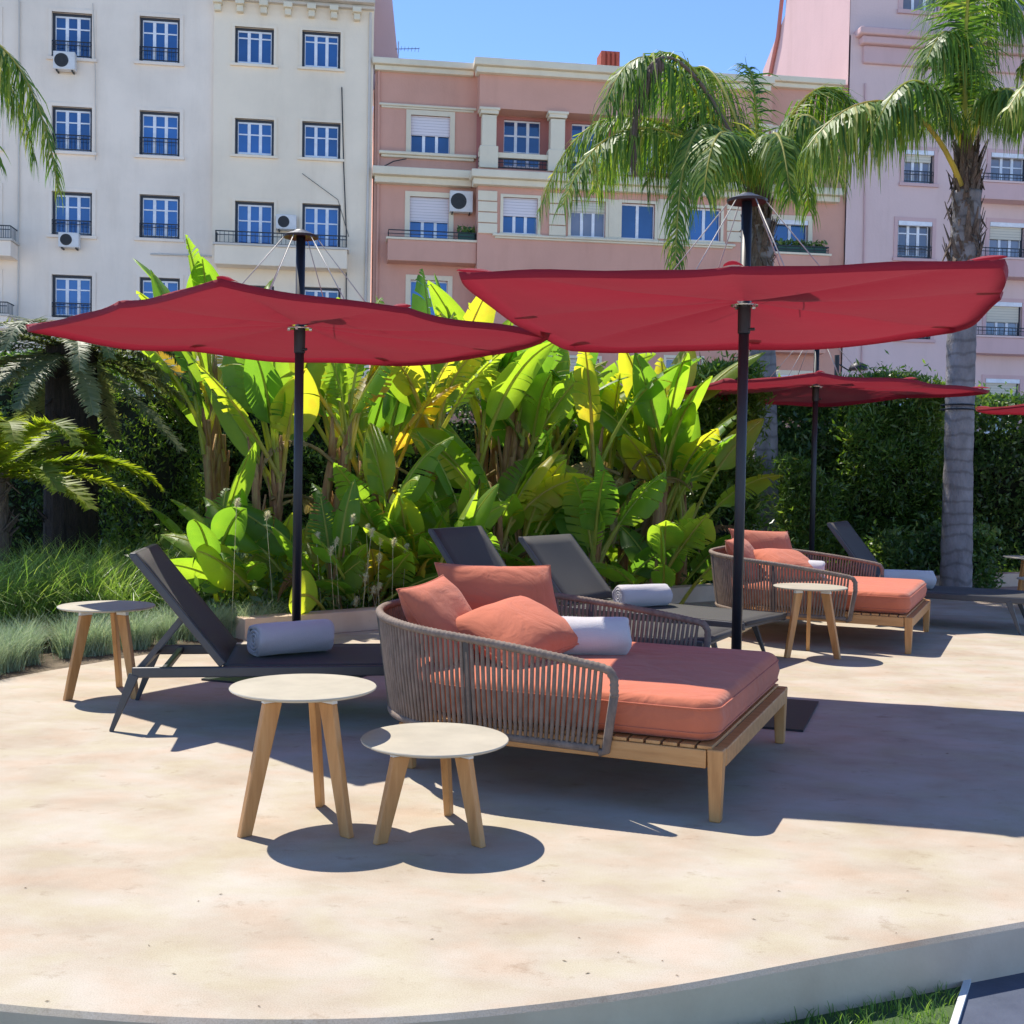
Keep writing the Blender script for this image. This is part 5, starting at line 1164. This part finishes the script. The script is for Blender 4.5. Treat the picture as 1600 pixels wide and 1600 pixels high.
# grasses
def blades(name, P, hmin, hmax, wd, mt, seed, bend=0.6, tb=0.5, tsd=0.18, lean=None, kind='stuff'):
    rg = np.random.default_rng(seed); n = len(P); az = rg.uniform(0, 2*np.pi, n); h_ = rg.uniform(hmin, hmax, n); bd = bend*rg.uniform(0.4, 1.5, n)
    hd = np.column_stack([np.cos(az), np.sin(az), np.zeros(n)]); sd = np.column_stack([-np.sin(az), np.cos(az), np.zeros(n)])
    tw = rg.uniform(0, np.pi, n); sd = sd*np.cos(tw)[:, None] + hd*np.sin(tw)[:, None]
    rows = []; S = 4; q = P.copy(); ang = rg.uniform(1.15, 1.5, n)
    for k in range(S+1):
        g = k/S; wk = (wd*(1-g**1.6)+0.0006)*0.5; rows += [q - sd*wk, q + sd*wk]
        st_ = (h_/S)[:, None]; q = q + (hd*np.cos(ang)[:, None] + np.array([0,0,1])*np.sin(ang)[:, None])*st_; ang = ang - bd*(0.5+g)
    V = np.stack(rows, 1).reshape(-1, 3); idx = np.arange(n)[:, None]*(2*(S+1)); F_ = np.concatenate([np.stack([idx[:,0]+2*k, idx[:,0]+2*k+1, idx[:,0]+2*k+3, idx[:,0]+2*k+2], 1) for k in range(S)])
    t = np.clip(rg.normal(tb, tsd, n), 0, 1)
    return np_mesh(name, V, F_, M[mt], tint=np.repeat(t, 2*(S+1)))
rg = np.random.default_rng(77)
def clumps(C_, per, rad, rg):
    out = []
    for c in C_:
        k = rg.normal(size=(per, 2))*rad; out.append(np.column_stack([c[0]+k[:, 0], c[1]+k[:, 1], np.full(per, -0.004)]))
    return np.concatenate(out)
def bed_line(t):  # along terrace edge, left part
    P = [(-3.3,5.9),(-3.02,6.68),(-2.75,7.3),(-2.28,8.15),(-1.65,8.8),(-0.95,9.4),(0.35,10.65),(1.2,11.35)]; f = t*(len(P)-1); i = min(int(f), len(P)-2); a = f-i
    return np.array([P[i][0]*(1-a)+P[i+1][0]*a, P[i][1]*(1-a)+P[i+1][1]*a])
C = []
for k in range(150):
    t = rg.uniform(0, 1.0); c = bed_line(t); d_ = rg.uniform(1.1, 3.2); C.append((c[0]-d_*0.55+rg.normal(0, .1), c[1]+d_*0.75))
for k in range(90):
    c = bed_line(rg.uniform(0, 0.5)); d_ = rg.uniform(1.0, 1.9); C.append((c[0]-d_*0.8, c[1]+d_*0.4))
o = blades('tall_grass', clumps(C, 120, 0.06, rg), 0.38, 0.85, 0.0075, 'grass', 1, 0.62, 0.68, 0.25); tag(o, 'tall arching green grasses filling the bed on the left', 'grass', kind='stuff')
C = []
for k in range(26):
    c = bed_line(k/26*0.60); C.append((c[0]-0.20+rg.normal(0, .06), c[1]+0.14+rg.normal(0, .06)))
for k in range(22):
    c = bed_line(rg.uniform(0, 0.55)); C.append((c[0]-0.46+rg.normal(0, .10), c[1]+0.30+rg.normal(0, .08)))
o = blades('blue_fescue', clumps(C, 380, 0.028, rg), 0.16, 0.34, 0.0035, 'fescue', 2, 0.40, 0.45, 0.2); tag(o, 'pale blue green fescue tufts along the terrace edge', 'grass', kind='stuff')
# low ground cover under the plants
C = [(rg.uniform(-6, 8), 0) for _ in range(0)]
pts = []
for k in range(16000):
    t = rg.uniform(0.5, 1); c = bed_line(t); d_ = rg.uniform(0.25, 4.0); pts.append((c[0]-d_*0.5+rg.normal(0, .2), c[1]+d_*0.8, -0.004))
for k in range(9000):
    x = rg.uniform(1.2, 8); pts.append((x, 11.45+(x-1.3)*0.60+rg.uniform(0.1, 2.5), -0.004))
P = np.array(pts); P[:, 2] += rg.exponential(0.12, len(P))
d0 = leaf_cloud('ground_cover', P, 0.09, M['bush'], None, np.clip(rg.normal(0.35, 0.18, len(P)), 0, 1), rg, 0.4, 0.5); tag(d0, 'low leafy ground cover under the tall plants', 'ground cover', kind='stuff')
# seed plumes
b = MB(); rgp = random.Random(4)
for k in range(22):
    px, py = rgp.choice([(560,905),(590,850),(600,935),(550,960),(540,880),(410,870),(500,850),(575,930),(585,905)]); px += rgp.gauss(0, 30); py += rgp.gauss(0, 28); c = D(px, py, rgp.uniform(8.5, 9.1)); c.y += 0.9*max(0, (c.x+1.9)); c = CAM + (c-CAM)*1.0
    b.t = 0.2; b.tube([(c.x+rgp.gauss(0,.05), c.y+.05, -0.004), (c.x, c.y, c.z)], 0.002, 4)
    for q in range(150):
        f = rgp.random(); ax_ = Vector((0.015*f, 0, 0.065*f)); dv_ = Vector((rgp.gauss(0,1), rgp.gauss(0,1), rgp.gauss(0.5,1))).normalized()*0.042*math.sin(math.pi*(f*0.8+0.15)); s_ = Vector((rgp.gauss(0,1), rgp.gauss(0,1), 0)).normalized()*0.004; b.t = rgp.random()
        b.add([c+ax_-s_, c+ax_+s_, c+ax_+dv_], [(0,1,2)])
o = b.build('seed_plumes', M['plume']); tag(o, 'fluffy cream seed heads of fountain grass behind the near daybed', 'grass', kind='stuff')
# red leaved accent plant
c = D(1135, 590, 13.2); e = empty('croton', (c.x, c.y, -0.004)); f = MB(); rgc = random.Random(6)
for k in range(26):
    a = rgc.uniform(0, 6.28); u = Vector((math.cos(a), math.sin(a), 0)); z0 = c.z-0.2+rgc.uniform(-.25, .15); p0 = Vector((0,0,z0)); s_ = Vector((-u.y, u.x, 0)); f.t = rgc.random(); p1 = p0+u*.09+Vector((0,0,.16)); p2 = p0+u*.17+Vector((0,0,.32))
    f.add([p0, p1-s_*.03, p2, p1+s_*.03], [(0,1,2,3)])
f.build('foliage', M['redleaf'], e); b = MB(); b.tube([(0,0,0),(0.02,0,c.z*0.5),(0,0,c.z-0.05)], 0.018, 6); b.build('stem', M['pstem'], e); tag(e, 'red and orange leaved plant peeping over the rear parasol canopy', 'plant')
# palm tie wires
b = MB(); e_ = D(1496, 640, 13.2)
for dz in (0, 0.05):
    b.tube([(e_.x+0.178*math.cos(a), 13.2+0.178*math.sin(a), e_.z+dz) for a in [2*math.pi*k/24 for k in range(24)]], 0.009, 5, closed=True)
o = b.build('wire_band', M['black']); tag(o, 'black wire bands wrapped round the second palm trunk', 'wire')
# lawn blades in front corner
P = np.column_stack([rg.uniform(0.3, q1.x+0.05, 26000), rg.uniform(1.8, 3.25, 26000), np.full(26000, -0.146)])
fx = np.array([float(np.interp(x, [a for a, _ in front[2:13]], [b_ for _, b_ in front[2:13]])) for x in P[:, 0]]); P = P[(P[:, 1] < fx-0.01)]
lx = e0.x + (P[:, 1]-e0.y)*dv.x/dv.y; P = P[P[:, 0] < lx-0.02]
o = blades('lawn_grass', P, 0.015, 0.05, 0.003, 'grass', 9, 0.3, 0.45, 0.15); tag(o, 'short lawn grass below the terrace edge', 'grass', kind='stuff')
# dry bits of leaf litter on the terrace
b = MB(); rl = random.Random(12)
for px, py in [(345,1398),(310,1409),(233,1478),(272,1522),(675,1468),(74,1565),(405,1573),(849,1377),(1178,1437),(1217,1393),(1418,1393),(1400,1459),(882,1502),(1035,1502),(918,1521),(1058,1525),(905,1466),(966,1489),(1440,1180),(1480,1178),(40,1388)]:
    c = G(px, py, 0.0); a = rl.uniform(-0.6, 0.6); u = Vector((math.cos(a), math.sin(a), 0)); s_ = Vector((-u.y, u.x, 0)); l_ = rl.uniform(0.003, 0.009)
    b.add([c-u*l_+Vector((0,0,.001)), c-s_*l_*.25+Vector((0,0,.004)), c+u*l_+Vector((0,0,.002)), c+s_*l_*.25+Vector((0,0,.001))], [(0,1,2,3)])
o = b.build('leaf_litter', M['deadleaf']); tag(o, 'tiny scraps of dry leaf scattered on the pale terrace', 'leaf litter', kind='stuff')
